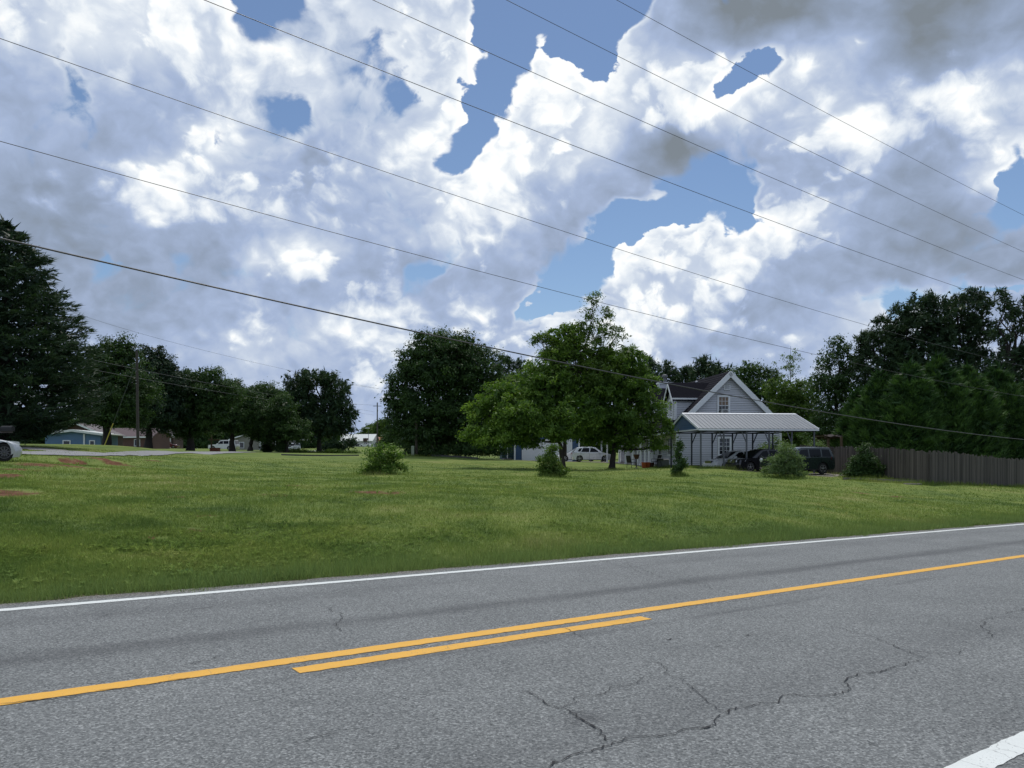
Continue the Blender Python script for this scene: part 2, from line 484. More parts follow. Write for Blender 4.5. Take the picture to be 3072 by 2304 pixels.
# -------- lawn colour, shared by the soil sheet and the blades
def lawn_nodes(t):
    pos = t.n('ShaderNodeNewGeometry').outputs['Position']
    p2 = t.vm('MULTIPLY', pos, (1, 1, 0))
    big = t.noise(p2, 0.11, 3, 0.5)
    mid = t.noise(p2, 0.55, 5, 0.62, dist=0.4)
    fine = t.noise(p2, 7.0, 4, 0.65)
    v = t.m('ADD', t.m('MULTIPLY', big, 0.55), t.m('MULTIPLY', mid, 0.95))
    v = t.m('SUBTRACT', v, 0.18)
    v = t.m('ADD', v, t.m('MULTIPLY', t.m('SUBTRACT', fine, 0.5), 0.35))
    col = t.ramp(v, [(0.36, (0.076, 0.130, 0.038)), (0.50, (0.136, 0.198, 0.050)), (0.64, (0.198, 0.254, 0.064)), (0.80, (0.27, 0.284, 0.105))])
    # strip by the road that is mown less often: cooler green
    n = t.vm('DOT_PRODUCT', pos, (-RDY, RDX, 0))
    edge = t.rng(t.m('ADD', n, t.m('MULTIPLY', mid, 1.5)), 10.6, 13.2, 1.0, 0.0, smooth=True)
    col = t.mix(t.m('MULTIPLY', edge, 0.7), col, (0.165, 0.238, 0.085))
    return t, pos, p2, col, mid, fine

CLAY = []   # bare patches: x, y, rx, ry, turn (filled in by the picture rows where they show)
for (px, py, rx, ry, rot) in [(-10, 494, 1.05, 1.0, 8), (-2, 475.5, 1.0, 0.55, 8), (34, 465.2, .9, .5, 10), (54, 464.5, 1.3, 0.5, 10), (76, 463.5, .8, .45, 10), (108, 462.8, 1.1, 0.5, 10), (152, 460.8, .5, .25, 0), (85, 468.0, 1.1, 0.16, 8), (20, 470, .8, .15, 4),
                              (371, 493, 0.85, 0.40, 0), (272, 495, 0.5, 0.28, 0), (178, 497, .45, .30, 0), (192, 529, .30, .22, 20), (215, 517, .40, .18, 50), (160, 539, .3, .2, 40),
                              (300, 486, .5, .2, 0), (900, 497, .6, .2, 0), (860, 493, .7, .2, 0)]:
    x, y, z = hit(px, py); CLAY.append((x, y, rx, ry, rot))

def ground_material():
    m = bpy.data.materials.new('lawn_and_soil'); m.use_nodes = True
    m.node_tree.nodes.clear()
    t, pos, p2, col, mid, fine = lawn_nodes(NT(m.node_tree))
    col = t.mix(0.25, col, (0.080, 0.095, 0.028))
    wob = t.vm('SCALE', t.vm('SUBTRACT', t.noise(p2, 1.1, 5, 0.65, color=True), (0.5, 0.5, 0.5)), 2.2)
    wp = t.vm('ADD', p2, wob)
    acc = None
    for (x, y, rx, ry, rot) in CLAY:
        mp = t.n('ShaderNodeMapping', vector_type='TEXTURE')
        t.put(mp.inputs['Vector'], wp)
        mp.inputs['Location'].default_value = (x, y, 0); mp.inputs['Rotation'].default_value = (0, 0, math.radians(rot)); mp.inputs['Scale'].default_value = (rx, ry, 1)
        v = t.rng(t.vm('LENGTH', t.vm('MULTIPLY', mp.outputs[0], (1, 1, 0))), 0.55, 1.15, 1.0, 0.0, smooth=True)
        acc = v if acc is None else t.m('MAXIMUM', acc, v)
    clay = t.ramp(t.noise(p2, 3.0, 6, 0.7), [(0.3, (0.070, 0.034, 0.020)), (0.5, (0.140, 0.064, 0.036)), (0.7, (0.24, 0.145, 0.09))])
    col = t.mix(acc, col, clay)
    # trodden earth at the edge of the asphalt
    n = t.vm('DOT_PRODUCT', pos, (-RDY, RDX, 0))
    dirt = t.rng(t.m('ADD', n, t.m('MULTIPLY', t.m('SUBTRACT', mid, 0.5), 1.2)), 10.0, 10.45, 1.0, 0.0, smooth=True)
    col = t.mix(t.m('MULTIPLY', dirt, 0.85), col, t.ramp(fine, [(0.3, (0.06, 0.05, 0.035)), (0.7, (0.17, 0.145, 0.11))]))
    p = t.n('ShaderNodeBsdfPrincipled'); out = t.n('ShaderNodeOutputMaterial')
    t.link(col, p.inputs['Base Color']); p.inputs['Roughness'].default_value = 0.95; p.inputs['Specular IOR Level'].default_value = 0.1
    b = t.n('ShaderNodeBump'); b.inputs['Strength'].default_value = 0.6; b.inputs['Distance'].default_value = 0.05
    t.link(t.noise(p2, 14.0, 5, 0.7), b.inputs['Height']); t.link(b.outputs[0], p.inputs['Normal'])
    t.link(p.outputs[0], out.inputs[0])
    return m

def blade_material():
    m = bpy.data.materials.new('grass_blades'); m.use_nodes = True
    m.node_tree.nodes.clear()
    t, pos, p2, col, mid, fine = lawn_nodes(NT(m.node_tree))
    tint = t.n('ShaderNodeAttribute', attribute_name='tint').outputs['Fac']
    k = t.m('ADD', 0.95, t.m('MULTIPLY', tint, 0.80))
    col = t.vm('SCALE', col, k)
    dry = t.rng(tint, 0.90, 1.0, 0.0, 0.55)
    col = t.mix(dry, col, (0.22, 0.20, 0.085))
    d = t.n('ShaderNodeBsdfDiffuse'); t.link(col, d.inputs[0])
    tr = t.n('ShaderNodeBsdfTranslucent'); t.link(t.mix(0.35, col, (0.12, 0.17, 0.015)), tr.inputs[0])
    mx = t.n('ShaderNodeMixShader'); mx.inputs[0].default_value = 0.45
    t.link(d.outputs[0], mx.inputs[1]); t.link(tr.outputs[0], mx.inputs[2])
    out = t.n('ShaderNodeOutputMaterial'); t.link(mx.outputs[0], out.inputs[0])
    return m

def axis_lines(fine_lo, fine_hi, step, far_lo, far_hi, grow=1.12):
    a = list(np.arange(fine_lo, fine_hi + 1e-6, step))
    d = step
    while a[-1] < far_hi: d *= grow; a.append(a[-1] + d)
    d = step
    while a[0] > far_lo: d *= grow; a.insert(0, a[0] - d)
    return np.array(a)

gx = axis_lines(-34, 40, 0.45, -2600, 2600, 1.10)
gy = axis_lines(0, 70, 0.40, -600, 4200, 1.10)
GX, GY = np.meshgrid(gx, gy)
GZ = land(GX, GY)
V = np.stack([GX.ravel(), GY.ravel(), GZ.ravel()], 1)
nx, ny = len(gx), len(gy)
ii = (np.arange(ny - 1)[:, None] * nx + np.arange(nx - 1)[None, :]).ravel()
ground = link('ground', np_mesh('ground', V, np.stack([ii, ii + 1, ii + nx + 1, ii + nx], 1), smooth=True), ground_material())
tag(ground, kind='structure')

# ------------------------------------------------------------------ the road
def asphalt_material():
    m = bpy.data.materials.new('asphalt'); m.use_nodes = True
    m.node_tree.nodes.clear()
    t = NT(m.node_tree)
    pos = t.n('ShaderNodeNewGeometry').outputs['Position']
    n = t.vm('DOT_PRODUCT', pos, (-RDY, RDX, 0)); s = t.vm('DOT_PRODUCT', pos, (RDX, RDY, 0))
    grit = t.noise(pos, 62.0, 3, 0.75)
    st = t.voro(pos, 75.0, 'F1', 1.0, out='Color')
    stone = t.sep(st)[0]
    patch = t.noise(t.vm('MULTIPLY', pos, (1, 1, 0)), 0.7, 5, 0.6)
    v = t.m('ADD', t.m('MULTIPLY', t.m('SUBTRACT', grit, 0.5), 1.35), t.m('MULTIPLY', t.m('SUBTRACT', stone, 0.5), 0.5))
    v = t.m('ADD', v, t.m('MULTIPLY', t.m('SUBTRACT', patch, 0.5), 0.30))
    v = t.m('ADD', v, 0.5)
    col = t.ramp(v, [(0.05, (0.046, 0.050, 0.052)), (0.42, (0.146, 0.155, 0.157)), (0.62, (0.194, 0.205, 0.206)), (0.95, (0.40, 0.415, 0.41))])
    # oil and rubber: long stains between and in the wheel tracks
    sn = t.xyz(t.m('MULTIPLY', s, 0.22), t.m('MULTIPLY', n, 1.6), 0.0)
    wob = t.m('ADD', n, t.m('MULTIPLY', t.m('SUBTRACT', t.noise(sn, 1.0, 4, 0.6), 0.5), 0.55))
    def band(c, w): return t.rng(t.m('ABSOLUTE', t.m('SUBTRACT', wob, c)), 0.0, w, 1.0, 0.0, smooth=True)
    oil = t.m('MULTIPLY', band(7.12, 0.34), t.rng(t.noise(sn, 0.9, 4, 0.6), 0.30, 0.6, 0.20, 0.56))
    oil2 = t.m('MULTIPLY', band(8.75, 0.45), t.rng(t.noise(sn, 1.1, 4, 0.6), 0.35, 0.65, 0.0, 0.3))
    oil3 = t.m('MULTIPLY', band(5.45, 0.14), t.rng(t.noise(sn, 1.3, 3, 0.6), 0.45, 0.62, 0.0, 0.38))
    oil4 = t.m('MULTIPLY', band(3.4, 0.5), 0.16)
    spot = None
    for (px, py, r) in [(586, 709, 0.16), (575, 715, .10), (505, 655, .05)]:
        D = EYE * F / (py - HOR); X = (px - 512) / F * D
        q = t.rng(t.m('ADD', t.vm('DISTANCE', pos, (X, D, 0.0)), t.m('MULTIPLY', t.m('SUBTRACT', grit, 0.5), 0.3)), r * 0.3, r * 1.3, 0.55, 0.0, smooth=True)
        spot = q if spot is None else t.m('MAXIMUM', spot, q)
    k = t.m('MAXIMUM', t.m('MAXIMUM', oil, oil2), t.m('MAXIMUM', oil3, t.m('MAXIMUM', oil4, spot)))
    col = t.mix(k, col, (0.045, 0.047, 0.052))
    dusty = t.m('MULTIPLY', t.rng(t.m('ADD', n, t.m('MULTIPLY', t.m('SUBTRACT', patch, 0.5), 0.5)), 9.62, 9.85, 0.0, 0.8, smooth=True), t.rng(grit, 0.35, 0.6, 0.4, 1.0))
    col = t.mix(dusty, col, t.ramp(stone, [(0.1, (0.055, 0.048, 0.038)), (0.6, (0.15, 0.13, 0.10)), (0.95, (0.30, 0.28, 0.25))]))
    p = t.n('ShaderNodeBsdfPrincipled'); out = t.n('ShaderNodeOutputMaterial')
    t.link(col, p.inputs['Base Color']); p.inputs['Roughness'].default_value = 0.82; p.inputs['Specular IOR Level'].default_value = 0.3
    b = t.n('ShaderNodeBump'); b.inputs['Strength'].default_value = 0.75; b.inputs['Distance'].default_value = 0.006
    t.link(t.m('ADD', grit, t.m('MULTIPLY', stone, 0.3)), b.inputs['Height']); t.link(b.outputs[0], p.inputs['Normal'])
    t.link(p.outputs[0], out.inputs[0])
    return m

def paint_material(name, c, worn):
    m = bpy.data.materials.new(name); m.use_nodes = True
    m.node_tree.nodes.clear()
    t = NT(m.node_tree)
    pos = t.n('ShaderNodeNewGeometry').outputs['Position']
    g = t.noise(pos, 70.0, 3, 0.75)
    p1 = t.noise(pos, 2.4, 5, 0.65)
    col = t.vm('SCALE', c, t.m('ADD', 0.66, t.m('ADD', t.m('MULTIPLY', g, 0.34), t.m('MULTIPLY', p1, 0.30))))
    # hairline breaks in the paint
    cr = t.voro(t.vm('ADD', pos, t.vm('SCALE', t.noise(pos, 9, 3, 0.6, color=True), 0.12)), 3.4, 'DISTANCE_TO_EDGE', 1.0)
    crk = t.m('MULTIPLY', t.rng(cr, 0.004, 0.014, 1.0, 0.0), t.rng(t.noise(pos, 1.1, 2, 0.5), 0.50, 0.60, 0.0, 0.45))
    wear = t.rng(t.m('ADD', g, t.m('MULTIPLY', p1, 0.5)), 1.02 - worn, 1.10 - worn, 0.0, 0.75)
    col = t.mix(t.m('MAXIMUM', crk, wear), col, (0.13, 0.13, 0.13))
    p = t.n('ShaderNodeBsdfPrincipled'); out = t.n('ShaderNodeOutputMaterial')
    t.link(col, p.inputs['Base Color']); p.inputs['Roughness'].default_value = 0.6; p.inputs['Specular IOR Level'].default_value = 0.3
    b = t.n('ShaderNodeBump'); b.inputs['Strength'].default_value = 0.5; b.inputs['Distance'].default_value = 0.004
    t.link(g, b.inputs['Height']); t.link(b.outputs[0], p.inputs['Normal'])
    t.link(p.outputs[0], out.inputs[0])
    return m

rnd = np.random.default_rng(11)
def strip(s0, s1, n0, n1, lift, step=1.0, jag=0.0, cols=2):
    S = np.arange(s0, s1 + 1e-6, step)
    rows = []
    for k in range(cols):
        nn = n0 + (n1 - n0) * k / (cols - 1) + (rnd.normal(0, jag, len(S)) if jag and k in (0, cols - 1) else 0)
        x, y = road_xy(S, nn)
        rows.append(np.stack([x, y, road_z(S) + lift], 1))
    V = np.stack(rows, 1).reshape(-1, 3)
    i = (np.arange(len(S) - 1)[:, None] * cols + np.arange(cols - 1)[None, :]).ravel()
    return np_mesh('strip', V, np.stack([i, i + cols, i + cols + 1, i + 1], 1))

road = link('road', strip(-150, 220, N_NEAR, N_FAR, 0.0, 0.25, 0.03, 6), asphalt_material())
tag(road, kind='structure')
white = paint_material('white_road_paint', (0.74, 0.77, 0.75), 0.16)
yellow = paint_material('yellow_road_paint', (0.78, 0.42, 0.06), 0.13)
link('edge_line', strip(-150, 220, 9.43, 9.575, 0.004, 0.05, 0.0035), white, road)
link('edge_line', strip(-150, 220, 1.80, 1.955, 0.004, 0.05, 0.0035), white, road)
link('centre_line', strip(-150, 220, 5.875, 6.045, 0.004, 0.05, 0.0035), yellow, road)
_s0 = road_s((296 - 512) / F * 5.80, 5.80); _s1 = road_s((662 - 512) / F * 7.85, 7.85)
link('broken_centre_line', strip(_s0, _s1, 5.565, 5.735, 0.004, 0.05, 0.0035), yellow, road)

# cracks in the asphalt, traced along their course
crack_mat = pmat('crack_shadow', (0.028, 0.028, 0.030), 0.95, var=0.3, vscale=9)
def road_pt(px, py):
    D = EYE * F / (py - HOR)
    for _ in range(4):
        X = (px - 512) / F * D
        D = (EYE - road_z(road_s(X, D))) * F / (py - HOR)
    return np.array([(px - 512) / F * D, D])
CRACKS = [
    ([(548, 768), (575, 757), (598, 748), (612, 741), (628, 737), (660, 734), (690, 730), (711, 724), (720, 717), (724, 715)], .011),
    ([(724, 715), (746, 709), (765, 705), (777, 703), (790, 698), (812, 697), (830, 694), (846, 690), (853, 688), (855, 681), (862, 674), (880, 671), (893, 668), (912, 662), (925, 659)], .010),
    ([(612, 741), (590, 727), (572, 718), (560, 710), (535, 698), (522, 692)], .010),
    ([(724, 715), (712, 706), (697, 694), (690, 687), (672, 676), (658, 662)], .006),
    ([(560, 709), (590, 696), (610, 690), (630, 684), (650, 679)], .006),
    ([(925, 659), (905, 650), (880, 640), (862, 634), (846, 629), (830, 627)], .008),
    ([(905, 650), (930, 654), (955, 653), (972, 650)], .005),
    ([(993, 639), (990, 632), (983, 627), (986, 620), (1000, 617), (1024, 618)], .008),
    ([(1010, 615), (1004, 611), (975, 606), (950, 603)], .005),
    ([(1010, 614), (1024, 608)], .006),
    ([(663, 579), (640, 569), (622, 563)], .006), ([(725, 592), (705, 586), (690, 582), (672, 577)], .006),
    ([(600, 560), (620, 566), (645, 574)], .006),
    ([(333, 607), (338, 613), (336, 619), (339, 625), (338, 632)], .008),
    ([(100, 619), (112, 615), (135, 614)], .008), ([(180, 612), (200, 609), (222, 607)], .009),
    ([(185, 666), (200, 661), (218, 656)], .007), ([(300, 742), (318, 736), (330, 732)], .010),
    ([(560, 628), (575, 635), (590, 642)], .006), ([(655, 612), (700, 605), (740, 600), (790, 594)], .007), ([(0, 706), (40, 701), (90, 693)], .012), ([(95, 693), (150, 685), (190, 678)], .010),
    ([(790, 594), (860, 586), (930, 578)], .006), ([(470, 563), (490, 558), (520, 553)], .006),
    ([(668, 641), (676, 640)], .02), ([(743, 636), (752, 635)], .02), ([(690, 655), (697, 656)], .012), ([(715, 647), (722, 646)], .014), ([(870, 741), (880, 745)], .014), ([(812, 770), (822, 766)], .012),
]
for pts, w in CRACKS:
    P = [road_pt(*p) for p in pts]
    L = []
    for a, b in zip(P[:-1], P[1:]):
        k = max(2, int(np.linalg.norm(b - a) / 0.035))
        for i in range(k):
            L.append(a + (b - a) * i / k)
    L.append(P[-1]); L = np.array(L)
    d = np.gradient(L, axis=0) if len(L) > 1 else L
    nn = np.stack([-d[:, 1], d[:, 0]], 1); nn /= np.linalg.norm(nn, axis=1, keepdims=True) + 1e-9
    wob = rnd.normal(0, 0.006, len(L)) + np.convolve(rnd.normal(0, .05, len(L) + 4), np.ones(5) / 5, 'valid')
    hw = np.clip(w * 0.52 * (0.35 + 0.75 * rnd.random(len(L))), .002, None) * np.where(rnd.random(len(L)) < .06, 1.9, 1.0)
    hw[0] *= .3; hw[-1] *= .3
    A = L + nn * (wob + hw)[:, None]; B = L + nn * (wob - hw)[:, None]
    Vv = np.stack([A, B], 1).reshape(-1, 2)
    Vv = np.concatenate([Vv, (road_z(road_s(Vv[:, 0], Vv[:, 1])) + 0.008)[:, None]], 1)
    i = np.arange(len(L) - 1) * 2
    link('crack', np_mesh('crack', Vv, np.stack([i, i + 2, i + 3, i + 1], 1)), crack_mat, road)

# side road and drive on the left, gravel by the house: sheets a little above the ground
def ribbon(name, centre, widths, mat, lift=0.02, cols=5):
    C = np.array(centre, float)
    t_ = np.concatenate([[0], np.cumsum(np.linalg.norm(np.diff(C, axis=0), axis=1))])
    S = np.arange(0, t_[-1], 0.6)
    x = np.interp(S, t_, C[:, 0]); y = np.interp(S, t_, C[:, 1]); w = np.interp(S, t_, widths)
    for _ in range(6):
        x[1:-1] = (x[:-2] + x[1:-1] * 2 + x[2:]) / 4; y[1:-1] = (y[:-2] + y[1:-1] * 2 + y[2:]) / 4
    dx, dy = np.gradient(x), np.gradient(y); l = np.hypot(dx, dy); nx_, ny_ = -dy / l, dx / l
    rows = []
    for k in range(cols):
        o = (k / (cols - 1) - .5) * w
        if k in (0, cols - 1): o = o + rnd.normal(0, .05, len(S))
        X, Y = x + nx_ * o, y + ny_ * o
        rows.append(np.stack([X, Y, land(X, Y) + lift], 1))
    V = np.stack(rows, 1).reshape(-1, 3)
    i = (np.arange(len(S) - 1)[:, None] * cols + np.arange(cols - 1)[None, :]).ravel()
    return tag(link(name, np_mesh(name, V, np.stack([i, i + cols, i + cols + 1, i + 1], 1), smooth=True), mat), kind='structure')

side_mat = pmat('worn_side_road', (0.25, 0.25, 0.26), 0.85, var=0.10, vscale=1.5, bump=0.3)
gravel_mat = pmat('pale_gravel', (0.27, 0.24, 0.21), 0.95, var=0.22, vscale=4, bump=0.8, bscale=25)
def gp(px, D): return ((px - 512) / F * D, D)
ribbon('side_road', [gp(-260, 34), gp(-60, 37), gp(60, 41), gp(110, 50), gp(160, 65), gp(210, 84), gp(255, 105), gp(300, 132), gp(345, 180)], [4, 4, 4, 3.6, 3.2, 3, 3, 3, 3], side_mat, 0.045)
ribbon('driveway', [gp(95, 47.5), gp(60, 52), gp(20, 55), gp(-60, 57)], [3.2, 3.2, 3.2, 3.2], pmat('drive_concrete', (0.23, 0.22, 0.215), 0.9, var=0.14, vscale=2, bump=.3), 0.05)
ribbon('gravel_drive', [gp(512, 84), gp(560, 82), gp(602, 79), gp(640, 72), gp(662, 66)], [5, 5.5, 6, 5.5, 4], gravel_mat, 0.02)
ribbon('gravel_parking', [gp(690, 54), gp(740, 52.5), gp(800, 50), gp(850, 48)], [4.5, 5.5, 5.5, 4.5], gravel_mat, 0.02)

# ------------------------------------------------------------------ grass
def grass(name, N, sampler, h0, h1, w0, w1, lean=0.5, seed=3, far_grow=0.0, label='', keep_clay=True, on=0.0):
    r = np.random.default_rng(seed)
    X, Y = sampler(r, N)
    if keep_clay:
        ok = np.ones(len(X), bool)
        for (cx, cy, rx, ry, rot) in CLAY:
            c, s_ = math.cos(math.radians(rot)), math.sin(math.radians(rot))
            dx, dy = X - cx, Y - cy
            wob = 0.35 * np.sin(dx * 2.3 + 1) * np.cos(dy * 3.1)
            e = np.hypot((dx * c + dy * s_) / rx, (-dx * s_ + dy * c) / ry) + wob
            ok &= ~((e < 0.92) & (r.random(len(X)) < 0.90))
        X, Y = X[ok], Y[ok]
    n = len(X); D = np.hypot(X, Y)
    Z = land(X, Y)
    a = r.random(n) * 2 * np.pi
    grow = 1 + far_grow * np.clip(D - 12, 0, None)
    # uneven height: thick tufts and thin places
    pat = 0.5 + 0.5 * np.sin(X * 1.7 + 2 * np.sin(Y * 0.9)) * np.sin(Y * 1.4 + 1.5 * np.sin(X * .8))
    H = (h0 + (h1 - h0) * r.random(n) ** 1.6) * (0.65 + 0.6 * pat)
    W = (w0 + (w1 - w0) * r.random(n)) * grow
    ca, sa = np.cos(a), np.sin(a)
    b = r.random(n) * 2 * np.pi
    lx, ly = np.cos(b) * lean * H * r.random(n), np.sin(b) * lean * H * r.random(n)
    A = np.stack([X - ca * W / 2, Y - sa * W / 2, Z - 0.01], 1)
    B = np.stack([X + ca * W / 2, Y + sa * W / 2, Z - 0.01], 1)
    T = np.stack([X + lx, Y + ly, Z + H], 1)
    V = np.stack([A, B, T], 1).reshape(-1, 3)
    tint = np.repeat(r.random(n), 3)
    o = link(name, np_mesh(name, V, np.arange(3 * n).reshape(-1, 3), tint), BLADES)
    return tag(o, label, 'grass', kind='stuff')

BLADES = blade_material()
def samp_view(d0, d1, power):
    def f(r, N):
        # random in view: distance with more weight near, spread over the width of the picture
        u = r.random(N * 2)
        D = 1 / ((1 / d0 ** power) * (1 - u) + (1 / d1 ** power) * u) ** (1 / power)
        px = r.uniform(-60, 1084, N * 2)
        X = (px - 512) / F * D
        s, n = road_s(X, D), road_n(X, D)
        ok = n > 10.0 + 0.2 * r.random(len(X)) + 0.14 * np.sin(s * 1.7) * np.sin(s * .53)
        return X[ok][:N], D[ok][:N]
    return f
grass('lawn_grass', 430000, samp_view(7.5, 62, 1.05), 0.03, 0.085, 0.006, 0.012, 0.9, 5, 0.075, 'short green lawn grass between the road and the houses')
def samp_edge(r, N):
    s = r.uniform(-16, 44, N) ; nn = 9.86 + np.abs(r.normal(0, 0.75, N)) + 0.16 * np.sin(s * 1.9) * np.sin(s * .6) + .08 * np.sin(s * 5.3 + 2 * np.sin(s * 2.2))
    return road_xy(s, nn)
grass('verge_grass', 110000, samp_edge, 0.04, 0.20, 0.006, 0.011, 0.8, 9, 0.05, 'longer grass fringe along the far edge of the road', keep_clay=False)
def samp_near(r, N):
    s = r.uniform(2, 9, N); nn = 1.46 - np.abs(r.normal(0, 0.5, N)); return road_xy(s, nn)
grass('near_verge_grass', 12000, samp_near, 0.02, 0.08, 0.004, 0.008, 0.8, 10, 0, 'scrap of grass outside the white line in the bottom right corner', keep_clay=False)

# weeds: low rosettes and taller stalks scattered in drifts over the lawn
def weeds(N, seed):
    r = np.random.default_rng(seed)
    X, Y = samp_view(9, 48, 1.0)(r, N * 4)
    drift = np.sin(X * .55 + 2 * np.sin(Y * .21)) * np.sin(Y * .43 + 1.7 * np.sin(X * .17)) + .5 * np.sin(X * 1.9) * np.sin(Y * 1.6)
    k = (drift > .25) | (r.random(len(X)) < .12)
    for (cx, cy, rx, ry, rot) in CLAY: k &= np.hypot((X - cx) / rx, (Y - cy) / ry) > 1.1
    k &= ~((Y > 34) & (X < -10))
    X, Y = X[k][:N], Y[k][:N]; n = len(X); Z = land(X, Y); D = np.hypot(X, Y)
    m = 6; a = np.repeat(r.random(n) * 6.28, m) + np.tile(np.arange(m) * 6.28 / m, n) + r.normal(0, .3, n * m)
    up = np.repeat((r.random(n) < .3), m)
    L = np.repeat(.03 + .045 * r.random(n) ** 2, m) * (1 + .012 * np.repeat(D, m)); W = L * .42
    C = np.stack([np.repeat(X, m), np.repeat(Y, m), np.repeat(Z, m) + .025 + .05 * up * r.random(n * m)], 1)
    rise = np.where(up, 1.3, .35) * (.5 + r.random(n * m))
    d = np.stack([np.cos(a), np.sin(a), rise], 1); d /= np.linalg.norm(d, axis=1, keepdims=True)
    s_ = np.stack([-np.sin(a), np.cos(a), np.zeros(n * m)], 1)
    V = np.stack([C, C + d * L[:, None] * .55 + s_ * W[:, None] / 2, C + d * L[:, None], C + d * L[:, None] * .55 - s_ * W[:, None] / 2], 1).reshape(-1, 3)
    o = link('lawn_weeds', np_mesh('lawn_weeds', V, np.arange(4 * n * m).reshape(-1, 4), np.repeat(np.repeat(r.random(n) * .85, m), 4)), BLADES)
    tag(o, 'broad-leaved weeds scattered in drifts over the lawn', 'weeds', kind='stuff')
weeds(6000, 41)

# rough grass left by the mower round bushes, posts, the fence foot and the house
def samp_rough(r, N):
    spots = [(382, 37.3, .9), (553, 40.2, .7), (679, 43, .35), (783, 44.4, .9), (864, 46.2, .9), (564, 54, .5), (612, 55, .6), (439, 75, 1.2), (413, 73, .8), (416, 73, .5)]
    lines = [((833, 51.3), (930, 41.8)), ((930, 41.8), (1034, 52.3)), ((690, 50.6), (745, 51)), ((845, 43.2), (930, 42)), ((690, 60.8), (760, 61.2)), ((655, 60), (690, 60))]
    X, Y = [], []
    for px, D, w in spots:
        n = N // 16; a = r.random(n) * 6.28; q = np.abs(r.normal(0, w * .75, n))
        X.append((px - 512) / F * D + q * np.cos(a)); Y.append(D + q * np.sin(a))
    for (a, b) in lines:
        n = N // 12; k = r.random(n); pa, pb = np.array(gp(*a)), np.array(gp(*b))
        P = pa + (pb - pa) * k[:, None] + r.normal(0, .16, (n, 2)); X.append(P[:, 0]); Y.append(P[:, 1] - .12)
    return np.concatenate(X), np.concatenate(Y)
grass('rough_grass', 22000, samp_rough, 0.06, 0.30, 0.012, 0.026, 0.6, 15, 0.01, 'taller rough grass at the foot of bushes, fence and carport', keep_clay=False)

# ------------------------------------------------------------------ trees and bushes
def leaf_material(name, dark, mid, light, trans=0.3):
    m = bpy.data.materials.new(name); m.use_nodes = True
    m.node_tree.nodes.clear()
    t = NT(m.node_tree)
    tint = t.n('ShaderNodeAttribute', attribute_name='tint').outputs['Fac']
    rnd_ = t.n('ShaderNodeObjectInfo').outputs['Random']
    pos = t.n('ShaderNodeNewGeometry').outputs['Position']
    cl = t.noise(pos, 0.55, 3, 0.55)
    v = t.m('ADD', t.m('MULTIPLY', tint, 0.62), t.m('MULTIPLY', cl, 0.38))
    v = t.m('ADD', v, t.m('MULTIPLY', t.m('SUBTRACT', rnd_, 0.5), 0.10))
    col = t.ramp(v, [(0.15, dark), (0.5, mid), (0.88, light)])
    d = t.n('ShaderNodeBsdfPrincipled'); t.link(col, d.inputs['Base Color'])
    d.inputs['Roughness'].default_value = 0.55; d.inputs['Specular IOR Level'].default_value = 0.25
    tr = t.n('ShaderNodeBsdfTranslucent'); t.link(t.vm('MULTIPLY', col, (1.25, 1.35, 0.6)), tr.inputs[0])
    mx = t.n('ShaderNodeMixShader'); mx.inputs[0].default_value = trans
    t.link(d.outputs[0], mx.inputs[1]); t.link(tr.outputs[0], mx.inputs[2])
    out = t.n('ShaderNodeOutputMaterial'); t.link(mx.outputs[0], out.inputs[0])
    return m

LEAF = {
    'deep':   leaf_material('deep_green_leaves', (0.0255, 0.0547, 0.0182), (0.0510, 0.1003, 0.0292), (0.0911, 0.1604, 0.0401), 0.20),
    'mid':    leaf_material('mid_green_leaves', (0.0468, 0.0897, 0.0195), (0.0936, 0.1599, 0.0312), (0.1658, 0.2438, 0.0429), 0.28),
    'bright': leaf_material('bright_green_leaves', (0.0474, 0.0993, 0.0191), (0.1153, 0.2062, 0.0352), (0.2610, 0.3802, 0.0622), 0.33),
    'sage':   leaf_material('grey_green_leaves', (0.0749, 0.1215, 0.0514), (0.1622, 0.2393, 0.1014), (0.2843, 0.3728, 0.1711), 0.30),
    'pine':   leaf_material('pine_needles', (0.0227, 0.0491, 0.0246), (0.0454, 0.0832, 0.0340), (0.0832, 0.1323, 0.0454), 0.12),
    'cedar':  leaf_material('dark_cedar_sprays', (0.0151, 0.0340, 0.0209), (0.0302, 0.0605, 0.0302), (0.0567, 0.0983, 0.0416), 0.10),
    'cypress': leaf_material('cypress_sprays', (0.0163, 0.0446, 0.0155), (0.0444, 0.1015, 0.0271), (0.1299, 0.2407, 0.0525), 0.15),
}
BARK = pmat('rough_bark', (0.075, 0.062, 0.050), 0.95, var=0.25, vscale=5, bump=1.0, bscale=22, streak=(1, 1, 0.25))
BARK_D = pmat('dark_bark', (0.035, 0.030, 0.027), 0.95, var=0.25, vscale=5, bump=1.0, bscale=22, streak=(1, 1, 0.25))

def unit(v): return v / (np.linalg.norm(v, axis=-1, keepdims=True) + 1e-9)
def rdirs(r, n): return unit(r.normal(size=(n, 3)))

def leaf_quads(r, C, Nrm, L, W, tint):
    """diamond leaves, one folded quad each"""
    n = len(C)
    t_ = unit(np.cross(Nrm, rdirs(r, n))); b = np.cross(Nrm, t_)
    L = L * (0.6 + 0.8 * r.random((n, 1))); W = W * (0.6 + 0.8 * r.random((n, 1)))
    V = np.stack([C - t_ * L / 2, C + b * W / 2 + Nrm * W * .15, C + t_ * L / 2 - np.array([0, 0, 1.]) * L * .12, C - b * W / 2 + Nrm * W * .15], 1).reshape(-1, 3)
    return V, np.arange(4 * n).reshape(-1, 4), np.repeat(tint, 4)

